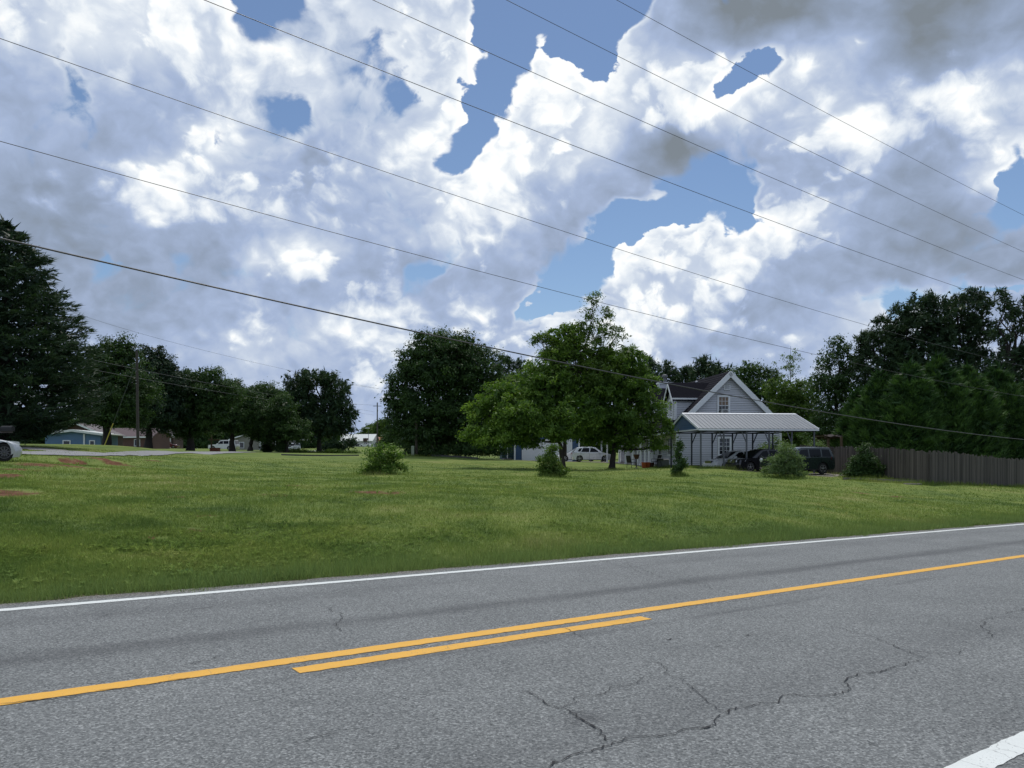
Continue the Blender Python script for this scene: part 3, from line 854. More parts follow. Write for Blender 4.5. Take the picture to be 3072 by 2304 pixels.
def spikes(r, C, Dr, L, W, tint):
    """needles / sprays: one thin triangle each, from C along Dr"""
    n = len(C)
    s = unit(np.cross(Dr, rdirs(r, n)))
    L = L * (0.6 + 0.8 * r.random((n, 1))); W = W * (0.7 + 0.6 * r.random((n, 1)))
    V = np.stack([C - s * W / 2, C + s * W / 2, C + Dr * L], 1).reshape(-1, 3)
    return V, np.arange(3 * n).reshape(-1, 3), np.repeat(tint, 3)

def wob_path(r, a, b, k, amp):
    a, b = np.array(a, float), np.array(b, float)
    P = [a + (b - a) * i / k for i in range(k + 1)]
    for i in range(1, k): P[i] = P[i] + r.normal(0, amp, 3) * np.array([1, 1, .5])
    return P

def sample_lobes(r, lobes, rc, dens, shell=0.5):
    """clump centres on and near the skin of a union of ellipsoids"""
    cs, outs = [], []
    for (cx, cy, cz, rx, ry, rz) in lobes:
        area = 4 * math.pi * ((rx * ry) ** 1.6 / 3 + (rx * rz) ** 1.6 / 3 + (ry * rz) ** 1.6 / 3) ** (1 / 1.6)
        n = max(5, int(dens * area / (math.pi * rc * rc)))
        d = rdirs(r, n); k = shell + (1.04 - shell) * r.random((n, 1)) ** .6
        p = np.array([cx, cy, cz]) + d * k * np.array([rx, ry, rz])
        cs.append(p); outs.append(unit(d / np.array([rx, ry, rz])))
    C = np.concatenate(cs); O = np.concatenate(outs)
    keep = np.ones(len(C), bool)
    for (cx, cy, cz, rx, ry, rz) in lobes:
        e = np.linalg.norm((C - np.array([cx, cy, cz])) / np.array([rx, ry, rz]), axis=1)
        keep &= ~((e < 0.42) & (r.random(len(C)) < .75))
    return C[keep], O[keep]

def px_lobes(base, D, items):
    k = D / F; out = []
    for it in items:
        px, py, rx, ry = it[:4]
        dy = it[4] if len(it) > 4 else 0.0
        dr = it[5] if len(it) > 5 else max(rx, ry) * k * 0.9
        out.append(((px - 512) * k - base.x, dy, EYE + (HOR - py) * k - base.z, rx * k, dr, ry * k))
    return out

def limbs(r, top_of, lobes, C, trunk_r, lean_to=None, fork=None, n_twigs=5, mat=BARK_D, parent=None, name='trunk', low=-.25):
    mb = MB()
    H = max(l[2] + l[5] for l in lobes)
    lobes_s = sorted(lobes, key=lambda l: l[2])
    fork = fork if fork is not None else min(l[2] for l in lobes) * 0.8
    cx = np.mean([l[0] for l in lobes]); cy = np.mean([l[1] for l in lobes])
    tip = np.array([cx, cy, max(fork * 1.6, H * 0.62)])
    fk = np.array([cx * .12, cy * .12, fork])
    P = wob_path(r, (0, 0, low), fk, 4, trunk_r * .12) + wob_path(r, fk, tip, 4, trunk_r * .9)[1:]
    R = [trunk_r * 1.55, trunk_r * 1.12] + [trunk_r * (1.0 - .75 * i / 7) for i in range(1, 8)]
    mb.tube(P, R[:len(P)], 9)
    for l in lobes:
        c = np.array(l[:3])
        k = r.uniform(.25, .9)
        a = fk + (tip - fk) * min(k, max(0.0, (c[2] - fk[2]) / (tip[2] - fk[2] + 1e-6) * .7))
        b = c + np.array([0, 0, l[5] * .2])
        ln = np.linalg.norm(b - a)
        rr = trunk_r * .45
        mid = (a + b) / 2 + np.array([0, 0, -.06 * ln])
        Q = wob_path(r, a, mid, 2, ln * .03) + wob_path(r, mid, b, 3, ln * .04)[1:]
        mb.tube(Q, [rr * (1 - .72 * i / (len(Q) - 1)) for i in range(len(Q))], 6)
        near = C[np.linalg.norm((C - c) / np.array(l[3:]), axis=1) < 1.08]
        if len(near):
            for p in near[r.choice(len(near), min(n_twigs, len(near)), replace=False)]:
                s0 = np.array(Q[r.integers(2, len(Q))])
                mb.tube(wob_path(r, s0, p, 3, .06 * np.linalg.norm(p - s0)), [rr * .3, rr * .22, rr * .15, rr * .06], 5)
    return mb.build(name, mat, parent, smooth=50)

def leafy_tree(name, label, px, D, items, seed, kind='deep', rc=0.7, dens=1.6, per=70, leaf=(0.16, 0.08), trunk_r=0.25, fork=None, group=None, cat='tree', fill=0.5,
               droop=0.0, base=None, barkm=None, shell=0.5, n_twigs=5, spread=.42, root=None):
    r = np.random.default_rng(seed)
    base = base if base is not None else on_ground(px, D)
    extra = root is not None
    if not extra:
        root = empty(name, base); tag(root, label, cat, group)
    lobes = px_lobes(base, D, items)
    C, O = sample_lobes(r, lobes, rc, dens, shell)
    limbs(r, None, lobes, C, trunk_r, fork=fork, n_twigs=n_twigs, mat=barkm or BARK_D, parent=root, name='limb' if extra else 'trunk', low=1.0 if extra else -.25)
    n = len(C)
    ct = r.random(n)
    k = np.maximum(8, (per * (0.4 + 1.2 * r.random(n))).astype(int))
    idx = np.repeat(np.arange(n), k)
    sz = rc * (0.6 + 0.7 * r.random(n))
    g = r.normal(size=(len(idx), 3)) * np.array([1, 1, .62]) * sz[idx][:, None] * spread
    # leaves hang outside the clump's middle: flat sprays tilted outwards
    P = C[idx] + g
    P[:, 2] -= droop * np.hypot(g[:, 0], g[:, 1]) ** 1.4
    Nn = unit(O[idx] * .35 + np.array([0, 0, .55]) + rdirs(r, len(idx)) * .85)
    tint = np.clip(ct[idx] * .5 + r.random(len(idx)) * .5, 0, 1)
    V, Fc, T = leaf_quads(r, P, Nn, leaf[0], leaf[1], tint)
    if fill:   # inner leaves, larger and sparser, tinted dark as inner shade, blocking sky light
        vol = sum(l[3] * l[4] * l[5] for l in lobes)
        nf = int(min(16000, fill * 55 * vol / max(.3, rc)))
        w = np.array([l[3] * l[4] * l[5] for l in lobes]); w /= w.sum()
        li = r.choice(len(lobes), nf, p=w); Lb = np.array(lobes)[li]
        Pi = Lb[:, :3] + rdirs(r, nf) * (r.random((nf, 1)) ** .45 * .82) * Lb[:, 3:]
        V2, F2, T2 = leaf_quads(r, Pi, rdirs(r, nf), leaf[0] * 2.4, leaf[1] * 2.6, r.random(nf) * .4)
        Fc = np.concatenate([Fc, F2 + len(V)]); V = np.concatenate([V, V2]); T = np.concatenate([T, T2])
    keep = V[:, 2].reshape(-1, 4).min(1) > -0.05
    Fc = Fc[keep]
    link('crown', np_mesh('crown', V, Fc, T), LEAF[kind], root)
    return root

def pine_tree(name, label, px, D, items, seed, kind='pine', rc=0.75, dens=1.3, per=70, needle=(0.42, 0.05), trunk_r=0.22, group=None, base=None, fork=None, n_twigs=4):
    r = np.random.default_rng(seed)
    base = base if base is not None else on_ground(px, D)
    root = empty(name, base); tag(root, label, 'tree', group)
    lobes = px_lobes(base, D, items)
    C, O = sample_lobes(r, lobes, rc, dens, .35)
    limbs(r, None, lobes, C, trunk_r, fork=fork, n_twigs=n_twigs, mat=BARK_D, parent=root)
    n = len(C); idx = np.repeat(np.arange(n), per)
    # each clump is a handful of upturned shoots with needles all round
    sh = 5
    shoot_d = unit(O[:, None, :] * .6 + np.array([0, 0, .75]) + r.normal(size=(n, sh, 3)) * .55)
    shoot_l = rc * (0.5 + .7 * r.random((n, sh, 1)))
    si = r.integers(0, sh, len(idx)); u = r.random((len(idx), 1))
    d = shoot_d[idx, si]
    P = C[idx] + d * shoot_l[idx, si] * (u - .35)
    nd = unit(d * .75 + rdirs(r, len(idx)) * .95)
    tint = np.clip(r.random(n)[idx] * .5 + u[:, 0] * .3 + r.random(len(idx)) * .25, 0, 1)
    V, Fc, T = spikes(r, P, nd, needle[0], needle[1], tint)
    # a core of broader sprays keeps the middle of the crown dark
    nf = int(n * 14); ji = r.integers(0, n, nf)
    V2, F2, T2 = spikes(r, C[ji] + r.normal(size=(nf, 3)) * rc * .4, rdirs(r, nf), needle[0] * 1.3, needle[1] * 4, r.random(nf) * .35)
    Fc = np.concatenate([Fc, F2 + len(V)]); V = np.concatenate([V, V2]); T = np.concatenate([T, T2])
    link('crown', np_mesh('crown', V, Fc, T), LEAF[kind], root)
    return root

def cone_conifer(name, label, px, D, prof, seed, kind='cypress', group=None, nb=520, per=70, spray=(0.34, 0.07), rise=0.8, trunk_r=0.2, gap=0.0, base=None, low=0.0, droop=0.0, boughs=False):
    """prof: list of (picture row, half width in pixels) from the top down"""
    r = np.random.default_rng(seed)
    base = base if base is not None else on_ground(px, D)
    root = empty(name, base); tag(root, label, 'tree', group)
    k = D / F
    hz = np.array([EYE + (HOR - y) * k - base.z for y, w in prof])[::-1]; hw = np.array([w * k for y, w in prof])[::-1]
    H = hz[-1]
    mb = MB(); mb.tube(wob_path(r, (0, 0, -.2), (0, 0, H * .96), 6, .08), [trunk_r * (1.2 - 1.12 * i / 6) for i in range(7)], 8)
    u = np.linspace(0, 1, 400); zz = low + (H - low) * u; ww = np.interp(zz, hz, hw) + .15
    cdf = np.cumsum(ww); cdf /= cdf[-1]
    z = np.interp(r.random(nb), cdf, zz); R = np.interp(z, hz, hw)
    a = r.random(nb) * 2 * np.pi
    out = np.stack([np.cos(a), np.sin(a), np.zeros(nb)], 1)
    rr = R * (0.70 + .36 * r.random(nb) ** .8)
    if boughs:
        rr = R * (0.62 + .48 * r.random(nb))
        for i in range(0, nb, 3):
            e = out[i] * rr[i]; mb.tube([(0, 0, z[i] - .12 * rr[i]), (e[0] * .6, e[1] * .6, z[i] - .06 * rr[i]), (e[0], e[1], z[i])], [.05, .03, .01], 4)
    mb.build('trunk', BARK_D, root, smooth=50)
    tip = out * rr[:, None]; tip[:, 2] = z
    d0 = unit(out + np.array([0, 0, rise]) + r.normal(size=(nb, 3)) * .22)
    idx = np.repeat(np.arange(nb), per)
    n = len(idx)
    # sprays set along the last stretch of each bough, fanning to both sides
    back = r.random((n, 1)) ** 1.2
    ln = np.clip(R[idx] * .55, .5, 1.9)[:, None]
    side = unit(np.cross(d0, np.array([0, 0, 1.])))[idx]
    P = tip[idx] - d0[idx] * back * ln + side * r.normal(size=(n, 1)) * .30 * ln * (.25 + back) + r.normal(size=(n, 3)) * .06
    P[:, 2] -= droop * back[:, 0] * 0
    dd = unit(d0[idx] + side * r.normal(size=(n, 1)) * .55 + r.normal(size=(n, 3)) * .28)
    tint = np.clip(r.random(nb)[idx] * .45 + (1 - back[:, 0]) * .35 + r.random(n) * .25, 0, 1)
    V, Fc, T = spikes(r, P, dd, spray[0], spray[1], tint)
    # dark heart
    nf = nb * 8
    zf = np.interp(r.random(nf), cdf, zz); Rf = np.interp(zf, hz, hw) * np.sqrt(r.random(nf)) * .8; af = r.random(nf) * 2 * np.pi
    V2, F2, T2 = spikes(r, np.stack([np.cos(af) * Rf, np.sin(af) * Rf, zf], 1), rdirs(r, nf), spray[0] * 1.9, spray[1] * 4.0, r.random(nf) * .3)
    if gap: F2 = F2[r.random(len(F2)) > gap]
    Fc = np.concatenate([Fc, F2 + len(V)]); V = np.concatenate([V, V2]); T = np.concatenate([T, T2])
    Fc = Fc[(V[:, 2][Fc].min(1) > 0.02)]
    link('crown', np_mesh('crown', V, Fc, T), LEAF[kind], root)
    return root

GL = 'trees along the side road'
# left: the tall dark cedar and the row behind the utility pole
cone_conifer('cedar_tree', 'tall dark cedar filling the left edge of the picture', 4, 58,
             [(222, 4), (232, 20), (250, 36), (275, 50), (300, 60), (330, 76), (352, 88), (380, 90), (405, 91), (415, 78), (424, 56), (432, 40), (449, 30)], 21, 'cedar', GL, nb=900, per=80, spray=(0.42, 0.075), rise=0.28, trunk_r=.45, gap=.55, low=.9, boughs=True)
leafy_tree('shade_tree', 'green round-topped tree right behind the bare utility pole', 106, 84,
           [(113, 362, 24, 26), (98, 392, 28, 32), (132, 392, 24, 34), (116, 414, 30, 16), (125, 350, 14, 14), (96, 362, 14, 14)], 31, 'deep', .8, 1.7, 60, (.24, .12), .45, group=GL)
leafy_tree('dark_shade_tree', 'very dark tree whose top shows to the right of the utility pole', 148, 100,
           [(152, 356, 14, 14), (163, 368, 16, 14), (150, 382, 28, 24), (176, 384, 14, 12), (155, 408, 34, 24)], 32, 'cedar', .8, 1.8, 60, (.26, .13), .45, group=GL)
leafy_tree('shade_tree', 'broad oak-like tree to the left of the wooden sign post', 190, 104,
           [(183, 384, 22, 16), (205, 378, 18, 13), (170, 404, 26, 24), (205, 402, 32, 24), (228, 392, 14, 14), (188, 425, 30, 12)], 33, 'deep', .85, 1.7, 60, (.26, .13), .5, group=GL)
leafy_tree('shade_tree', 'tree with a forked dark trunk standing in front of the white utility vehicle', 232, 116,
           [(222, 400, 22, 22), (246, 400, 16, 14), (212, 420, 24, 16), (240, 420, 28, 14), (230, 388, 16, 10), (256, 414, 18, 16)], 34, 'deep', .85, 1.7, 55, (.26, .13), .42, fork=3.0, group=GL)
leafy_tree('shade_tree', 'tree with the round clipped shrub at its foot', 266, 122,
           [(260, 396, 15, 12), (274, 404, 18, 16), (252, 418, 20, 16), (278, 424, 22, 14), (264, 432, 26, 8)], 35, 'deep', .85, 1.7, 55, (.27, .13), .42, fork=2.6, group=GL)
leafy_tree('shade_tree', 'dark leafy crown closing the row left of the tall pine', 250, 138, [(246, 398, 16, 12), (266, 392, 14, 10), (282, 400, 16, 12), (258, 412, 24, 16), (290, 416, 18, 16), (275, 432, 26, 12)], 39, 'deep', .95, 1.8, 55, (.3, .15), .4, group=GL)
leafy_tree('shade_tree', 'small low tree between the clipped shrubs and the tall pine', 287, 118,
           [(284, 410, 14, 18), (290, 430, 22, 14), (275, 436, 16, 10)], 36, 'deep', .8, 1.7, 50, (.26, .13), .3, fork=2.0, group=GL)
pine_tree('pine_tree', 'tall pine with cloud-like clumps at the right end of the left row', 319, 126,
          [(298, 386, 15, 12), (316, 379, 20, 9), (335, 392, 14, 12), (343, 408, 12, 10), (300, 404, 18, 14), (324, 408, 18, 12), (328, 424, 24, 11), (350, 416, 8, 6), (306, 428, 20, 12), (344, 430, 10, 6)], 37, rc=.95, dens=2.3, per=85, needle=(.5, .075), trunk_r=.38, group=GL, fork=4.0)
pine_tree('pine_sapling', 'low spreading pine bough close to the ground below the tall pine', 340, 122,
          [(343, 445, 11, 5), (331, 448, 8, 5), (352, 443, 6, 3)], 38, rc=.6, dens=1.6, per=60, needle=(.4, .06), trunk_r=.1, group=GL, fork=.7)

# far wood behind the left row and in the gap
far_src = None
fr = np.random.default_rng(77)
spots = [(30, 215), (62, 240), (92, 210), (118, 250), (140, 230), (168, 255), (196, 235), (222, 260), (250, 240), (276, 262), (300, 245), (322, 270)]
FARLAB = ['far dark tree low behind the tall cedar at the left', 'far dark tree behind the low blue building', 'far dark tree behind the foot of the guy wire', 'far dark tree over the long brick house', 'far dark tree just behind the foot of the utility pole',
          'far dark tree behind the house with white columns', 'far dark tree left of the wooden sign post', 'far dark tree behind the white utility vehicle', 'far dark tree over the pale cottage gable', 'far dark tree behind the clipped shrubs', 'far dark tree left of the tall pine trunk', 'far dark tree right of the tall pine trunk']
for i, (px, D) in enumerate(spots):
    b = on_ground(px, D)
    k = D / F
    if i < 3:
        o = leafy_tree('far_tree', 'x', px, D, [(px, HOR - 24 / k * .36, 5.2 / k, 4.4 / k), (px - 3.2 / k, HOR - 15 / k * .36, 4.0 / k, 3.6 / k), (px + 3.4 / k, HOR - 16 / k * .36, 4.2 / k, 3.4 / k), (px, HOR - 8 / k * .36, 6 / k, 2.6 / k)], 80 + i, 'deep', 1.2, 1.6, 40, (.5, .25), .3)
        srcs = srcs + [o] if i else [o]
    else:
        o = copy_tree(srcs[i % 3]); o.location = b; s = float(fr.uniform(.85, 1.2)); o.scale = (s, s, s); o.rotation_euler = (0, 0, float(fr.uniform(0, 6.2)))
    tag(o, FARLAB[i], 'tree', 'far trees behind the left row')
for px, D, kind, s_, top, lab in [(360, 395, 'sage', 12, 434, 'pale hazy tree just right of the pine, over the white roofs'), (370, 420, 'mid', 12, 424, 'far green tree with a bare streak beside the street lamp'),
                                  (383, 380, 'mid', 14, 418, 'far green tree showing beside the distant utility pole'), (352, 430, 'sage', 12, 437, 'low pale tree far off over the long white roof')]:
    leafy_tree('far_tree', lab, px, D, [(px, top + 7, s_ * .7, 7), (px - 5, top + 13, s_ * .8, 7), (px + 6, top + 14, s_ * .8, 7)], int(px), kind, 1.6, 1.8, 35, (.7, .35), .35, group='far trees in the gap')

for px, D, lab in [(392, 262, 'far low tree left of the big dark tree, behind the lawn bush'), (412, 250, 'far low tree behind the cut-off post'), (432, 268, 'far low tree behind the trunk of the big dark tree'), (455, 255, 'far low tree right of the trunk of the big dark tree'), (478, 262, 'far low tree between the big dark tree and the garage'), (530, 250, 'far low tree behind the left end of the garage')]:
    leafy_tree('far_tree', lab, px, D, [(px, 438, 11, 7), (px - 7, 444, 9, 5), (px + 7, 444, 9, 5), (px, 448, 13, 3)], int(px) + 7, 'deep', 1.3, 1.7, 40, (.5, .25), .3, group='far low trees behind the middle')
# middle: the big dark tree left of the garage
leafy_tree('big_dark_tree', 'big dark round tree in the middle, left of the blue garage', 439, 75,
           [(440, 346, 34, 16), (466, 348, 20, 16), (412, 362, 20, 16), (440, 372, 44, 26), (402, 388, 16, 20), (478, 372, 30, 24), (392, 402, 10, 16), (398, 424, 16, 18), (425, 412, 36, 28), (470, 410, 40, 30), (430, 434, 38, 14), (495, 396, 20, 24), (500, 425, 24, 20), (478, 438, 30, 12)],
           41, 'deep', .75, 1.45, 62, (.22, .11), .42, fork=2.2, droop=.10, fill=.7)
# pines and greenery behind it
pine_tree('pine_tree', 'narrow pine top rising just right of the big dark tree', 505, 122, [(505, 362, 9, 6), (503, 376, 13, 12), (508, 396, 16, 14)], 42, rc=.8, needle=(.5, .06), trunk_r=.28, group='pines behind the garage and house')
pine_tree('pine_tree', 'second lower pine top between the two big middle trees', 522, 124, [(521, 366, 9, 5), (521, 380, 14, 11), (524, 398, 16, 14)], 43, rc=.8, needle=(.5, .06), trunk_r=.28, group='pines behind the garage and house')
leafy_tree('back_tree', 'green tree in the background between the big dark tree and the bright one', 520, 98, [(515, 385, 18, 14), (535, 392, 18, 18), (510, 408, 22, 20), (535, 418, 22, 20), (505, 432, 18, 12), (545, 435, 20, 12)], 44, 'mid', .9, 1.6, 55, (.26, .13), .3)

# the two light trees in front of the garage and the house
BT = leafy_tree('bright_tree', 'bright green drooping tree with a tall open top in front of the blue garage', 564, 54,
           [(497, 434, 33, 13, -1.5), (480, 412, 14, 11, -1), (504, 398, 24, 17, -1), (522, 416, 32, 20, -1.5), (548, 388, 38, 26, 0), (574, 411, 28, 15, -2), (552, 428, 34, 10, -1.5), (530, 440, 20, 8, -1),
            (552, 368, 26, 14, .5), (568, 336, 22, 16, .5), (566, 352, 28, 8, .5)],
           51, 'bright', .55, 1.45, 85, (.21, .085), .20, fork=1.7, droop=.35, barkm=BARK, fill=.8, n_twigs=7)
leafy_tree('bright_tree', None, 564, 54,
           [(594, 298, 8, 6), (608, 312, 6, 5), (590, 314, 7, 6), (600, 330, 16, 12), (542, 341, 11, 7), (536, 335, 5, 4), (618, 336, 8, 8), (584, 348, 24, 10), (612, 352, 20, 12), (560, 356, 20, 10), (590, 375, 34, 16), (575, 330, 14, 8)],
           52, 'mid', .48, 0.95, 60, (.18, .075), .13, fork=3.0, droop=.3, barkm=BARK, fill=.25, n_twigs=9, root=BT)
leafy_tree('bright_tree', 'rounded green tree with a dark leaning trunk in front of the house porch', 611.5, 55,
           [(606, 368, 32, 18), (632, 362, 16, 16), (600, 392, 44, 20), (636, 386, 22, 20), (650, 408, 16, 14), (662, 422, 8, 7), (657, 438, 8, 9), (608, 420, 38, 16), (588, 436, 20, 9), (640, 430, 16, 8), (624, 440, 20, 8), (660, 447, 9, 5), (668, 430, 6, 6)],
           53, 'bright', .55, 1.45, 80, (.21, .085), .24, fork=1.6, droop=.35, barkm=BARK_D, fill=.8, n_twigs=7)

# right: behind and beside the house
leafy_tree('back_tree', 'dark greenery filling the gap between the garage and the house', 612, 102, [(600, 432, 20, 16), (622, 428, 20, 18), (640, 425, 18, 20), (585, 445, 16, 8), (610, 447, 22, 7), (635, 446, 20, 8), (655, 440, 16, 14)], 59, 'deep', .9, 1.7, 50, (.3, .15), .3)
leafy_tree('back_tree', 'dark hedge-like trees low behind the carport and the far fence', 790, 92, [(770, 445, 26, 14), (800, 448, 24, 12), (825, 446, 22, 14), (850, 450, 24, 12)], 58, 'deep', .9, 1.7, 50, (.3, .15), .25)
GP = 'pines behind the garage and house'
for i, (px, top, D, lab) in enumerate([(648, 357, 108, 'pine behind the chimney, leftmost of the pines over the roof'), (667, 362, 112, 'rounded pine just left of the roof vent'), (686, 364, 110, 'low pine between the chimney pines and the tall twin tops'), (702, 357, 106, 'pine with twin candle tops over the dark roof'), (718, 362, 110, 'pine touching the peak of the house gable')]):
    pine_tree('pine_tree', lab, px, D, [(px, top + 5, 5, 5), (px - 5, top + 12, 8, 8), (px + 6, top + 13, 8, 8), (px, top + 24, 15, 12), (px, top + 44, 17, 16)], 60 + i, rc=.75, dens=1.3, needle=(.5, .06), trunk_r=.26, group=GP)
leafy_tree('back_tree', 'dark rounded tree just right of the house gable', 750, 92, [(752, 370, 15, 9), (738, 382, 16, 14), (768, 378, 14, 10), (752, 396, 26, 20), (745, 425, 26, 24), (775, 420, 22, 26)], 66, 'deep', .8, 1.6, 60, (.24, .12), .3, group='trees right of the house')
leafy_tree('back_tree', 'olive green tree filling the space behind the carport roof', 795, 84, [(782, 392, 20, 16), (805, 392, 18, 16), (795, 412, 28, 22), (790, 438, 30, 18), (815, 430, 16, 20)], 67, 'mid', .75, 1.7, 60, (.23, .11), .3, group='trees right of the house')
leafy_tree('sparse_tree', 'thin half-bare treetop against the sky right of the house', 791, 90, [(786, 362, 11, 7), (796, 356, 9, 6), (790, 372, 13, 7)], 68, 'sage', .5, .75, 24, (.2, .1), .06, fill=0, n_twigs=14)
leafy_tree('back_tree', 'dark leafy tree with a ragged left side next to the tall pines', 838, 74, [(838, 346, 10, 10), (828, 360, 13, 12), (850, 360, 16, 16), (822, 384, 16, 16), (845, 388, 24, 20), (830, 412, 22, 18), (820, 434, 18, 16), (850, 428, 22, 22)], 69, 'deep', .7, 1.6, 60, (.2, .1), .3, group='trees right of the house')
GR = 'tall pines on the right'
pine_tree('pine_tree', 'stepped pine crown, leftmost of the tall pines on the right', 884, 72, [(868, 338, 12, 9), (886, 326, 12, 8), (880, 345, 22, 14), (900, 338, 14, 10), (878, 368, 26, 18), (900, 362, 20, 18), (885, 392, 28, 20)], 71, rc=.62, dens=1.9, per=85, needle=(.34, .045), trunk_r=.32, group=GR)
pine_tree('pine_tree', 'broad flat-topped pine, second of the tall pines on the right', 922, 71, [(905, 312, 13, 8), (925, 303, 16, 8), (938, 312, 12, 9), (918, 326, 24, 14), (940, 334, 18, 14), (920, 354, 28, 18), (930, 385, 30, 22)], 72, rc=.62, dens=1.9, per=85, needle=(.34, .045), trunk_r=.34, group=GR)
pine_tree('pine_tree', 'dense pine with candle tops, third of the tall pines on the right', 965, 69, [(955, 302, 12, 7), (972, 297, 13, 7), (985, 304, 9, 7), (962, 318, 24, 13), (980, 334, 18, 14), (955, 344, 22, 16), (970, 366, 28, 18), (960, 392, 30, 20)], 73, rc=.62, dens=1.9, per=85, needle=(.34, .045), trunk_r=.34, group=GR)
pine_tree('pine_tree', 'open pine with sky showing through at the right edge', 1008, 66, [(1004, 296, 9, 6), (1018, 304, 12, 8), (1006, 314, 13, 8), (1024, 326, 16, 10), (1002, 336, 12, 8), (1016, 350, 16, 9), (1000, 364, 14, 9), (1028, 362, 16, 10), (1012, 380, 20, 10), (1040, 340, 14, 14)], 74, rc=.55, dens=1.15, per=70, needle=(.32, .045), trunk_r=.3, group=GR, n_twigs=7)
pine_tree('pine_tree', 'pine cut off by the right edge of the picture', 1052, 72, [(1045, 310, 16, 10), (1060, 330, 24, 18), (1050, 360, 26, 20), (1058, 390, 28, 20)], 75, rc=.65, dens=1.3, per=70, needle=(.34, .05), trunk_r=.3, group=GR)
GC = 'cypress trees behind the fence'
for i, (px, D, top, w, lab) in enumerate([
    (858, 60.5, 396, 24, 'lowest cypress at the left end over the fence'), (880, 58.5, 378, 29, 'cypress second from the left behind the fence'), (910, 56.5, 368, 32, 'cypress behind the nearest corner of the fence'),
    (938, 57.5, 360, 33, 'tallest cypress in the middle of the row behind the fence'), (968, 58.0, 371, 32, 'cypress right of the tallest one behind the fence'), (997, 60.0, 369, 32, 'cypress near the right edge behind the fence'), (1026, 62, 386, 32, 'cypress cut off by the right edge of the picture')]):
    cone_conifer('cypress_tree', lab, px, D, [(top - 4, 1.5), (top + 5, w * .30), (top + 16, w * .58), (top + 34, w * .84), (top + 58, w), (455, w * 1.02), (475, w * .9)], 90 + i, 'cypress', GC, nb=560, per=80, spray=(.38, .05), rise=1.05, trunk_r=.2, low=.5)

# bushes on the lawn
def bush(name, label, px, D, items, seed, kind, rc=.3, dens=1.9, per=60, leaf=(.11, .055), fill=1.2, **kw):
    return leafy_tree(name, label, px, D, items, seed, kind, rc, dens, per, leaf, trunk_r=.03, fork=.25, cat='bush', fill=fill, barkm=BARK_D, n_twigs=4, spread=.5, **kw)
bush('lawn_bush', 'round bush alone on the left half of the lawn', 382, 37.5, [(386, 456, 11, 6), (378, 461, 13, 7), (393, 463, 9, 7), (371, 467, 8, 5), (384, 469, 13, 5), (381, 448, 5, 4), (364, 471, 6, 2.5), (399, 456, 6, 3), (372, 452, 5, 4), (391, 448, 4, 3), (402, 467, 4, 2)], 101, 'bright', dens=1.5)
bush('lawn_bush', 'upright dark bush at the foot of the bright green tree', 553, 40.3, [(552, 466, 11, 9), (551, 455, 7, 8), (558, 471, 10, 6), (545, 470, 8, 6), (553, 445, 3, 6), (563, 472, 7, 3), (542, 460, 4, 3)], 102, 'mid', rc=.26, dens=1.6)
bush('sapling', 'slim leafy sapling in front of the left end of the carport', 679, 43, [(679, 462, 5.5, 9), (679, 450, 3, 7), (678, 470, 4, 4), (678.5, 443, 1.2, 3), (683, 464, 3.5, 5)], 103, 'deep', rc=.2, dens=1.6, per=40, leaf=(.12, .06), fill=1)
bush('lawn_bush', 'pale feathery bush in front of the dark green off-roader', 783, 44.5, [(785, 462, 12, 9), (778, 467, 10, 7), (793, 467, 10, 7), (785, 452, 8, 6), (768, 471, 6, 3.5), (800, 473, 6, 3), (787, 446, 5, 3), (773, 459, 5, 4), (797, 458, 4, 4)], 104, 'sage', rc=.28, dens=1.9, per=70, leaf=(.12, .04))
bush('fence_bush', 'dark bush growing against the wooden fence', 864, 46.4, [(864, 464, 14, 9), (856, 470, 10, 6), (874, 470, 12, 7), (864, 453, 8, 6), (866, 447, 4, 3), (848, 473, 6, 3), (881, 474, 6, 3)], 105, 'deep', rc=.28, per=65, leaf=(.12, .055))
for i, (px, D, lab) in enumerate([(281, 118, 'round clipped shrub on the right, near the low tree'), (268, 120, 'round clipped shrub at the foot of the middle tree, left of its twin')]):
    k = F / D
    b = on_ground(px, D)
    yb = HOR - (b.z - EYE) * k
    bush('clipped_shrub', lab, px, D, [(px, yb - .75 * k, 1.15 * k, .72 * k)], 110 + i, 'deep', rc=.35, dens=2.6, per=60, leaf=(.14, .08), fill=1, group='clipped shrubs')
bush('undergrowth', 'tangle of undergrowth below the big dark tree', 470, 74, [(430, 452, 22, 4), (465, 450, 26, 6), (495, 450, 16, 6), (410, 452, 12, 4)], 120, 'deep', rc=.5, dens=1.6, per=45, leaf=(.16, .08))
bush('undergrowth', 'leafy growth behind the carport beside the far fence', 772, 60, [(765, 452, 12, 7), (775, 445, 8, 7), (785, 455, 14, 7), (815, 448, 12, 8)], 121, 'sage', rc=.4, dens=1.5, per=45, leaf=(.14, .06))
bush('undergrowth', 'weeds and brush at the right side of the tall pine', 345, 120, [(335, 452, 10, 3), (350, 453, 10, 2.5), (300, 453, 14, 3), (320, 454, 10, 2)], 122, 'mid', rc=.5, dens=1.6, per=40, leaf=(.2, .1))

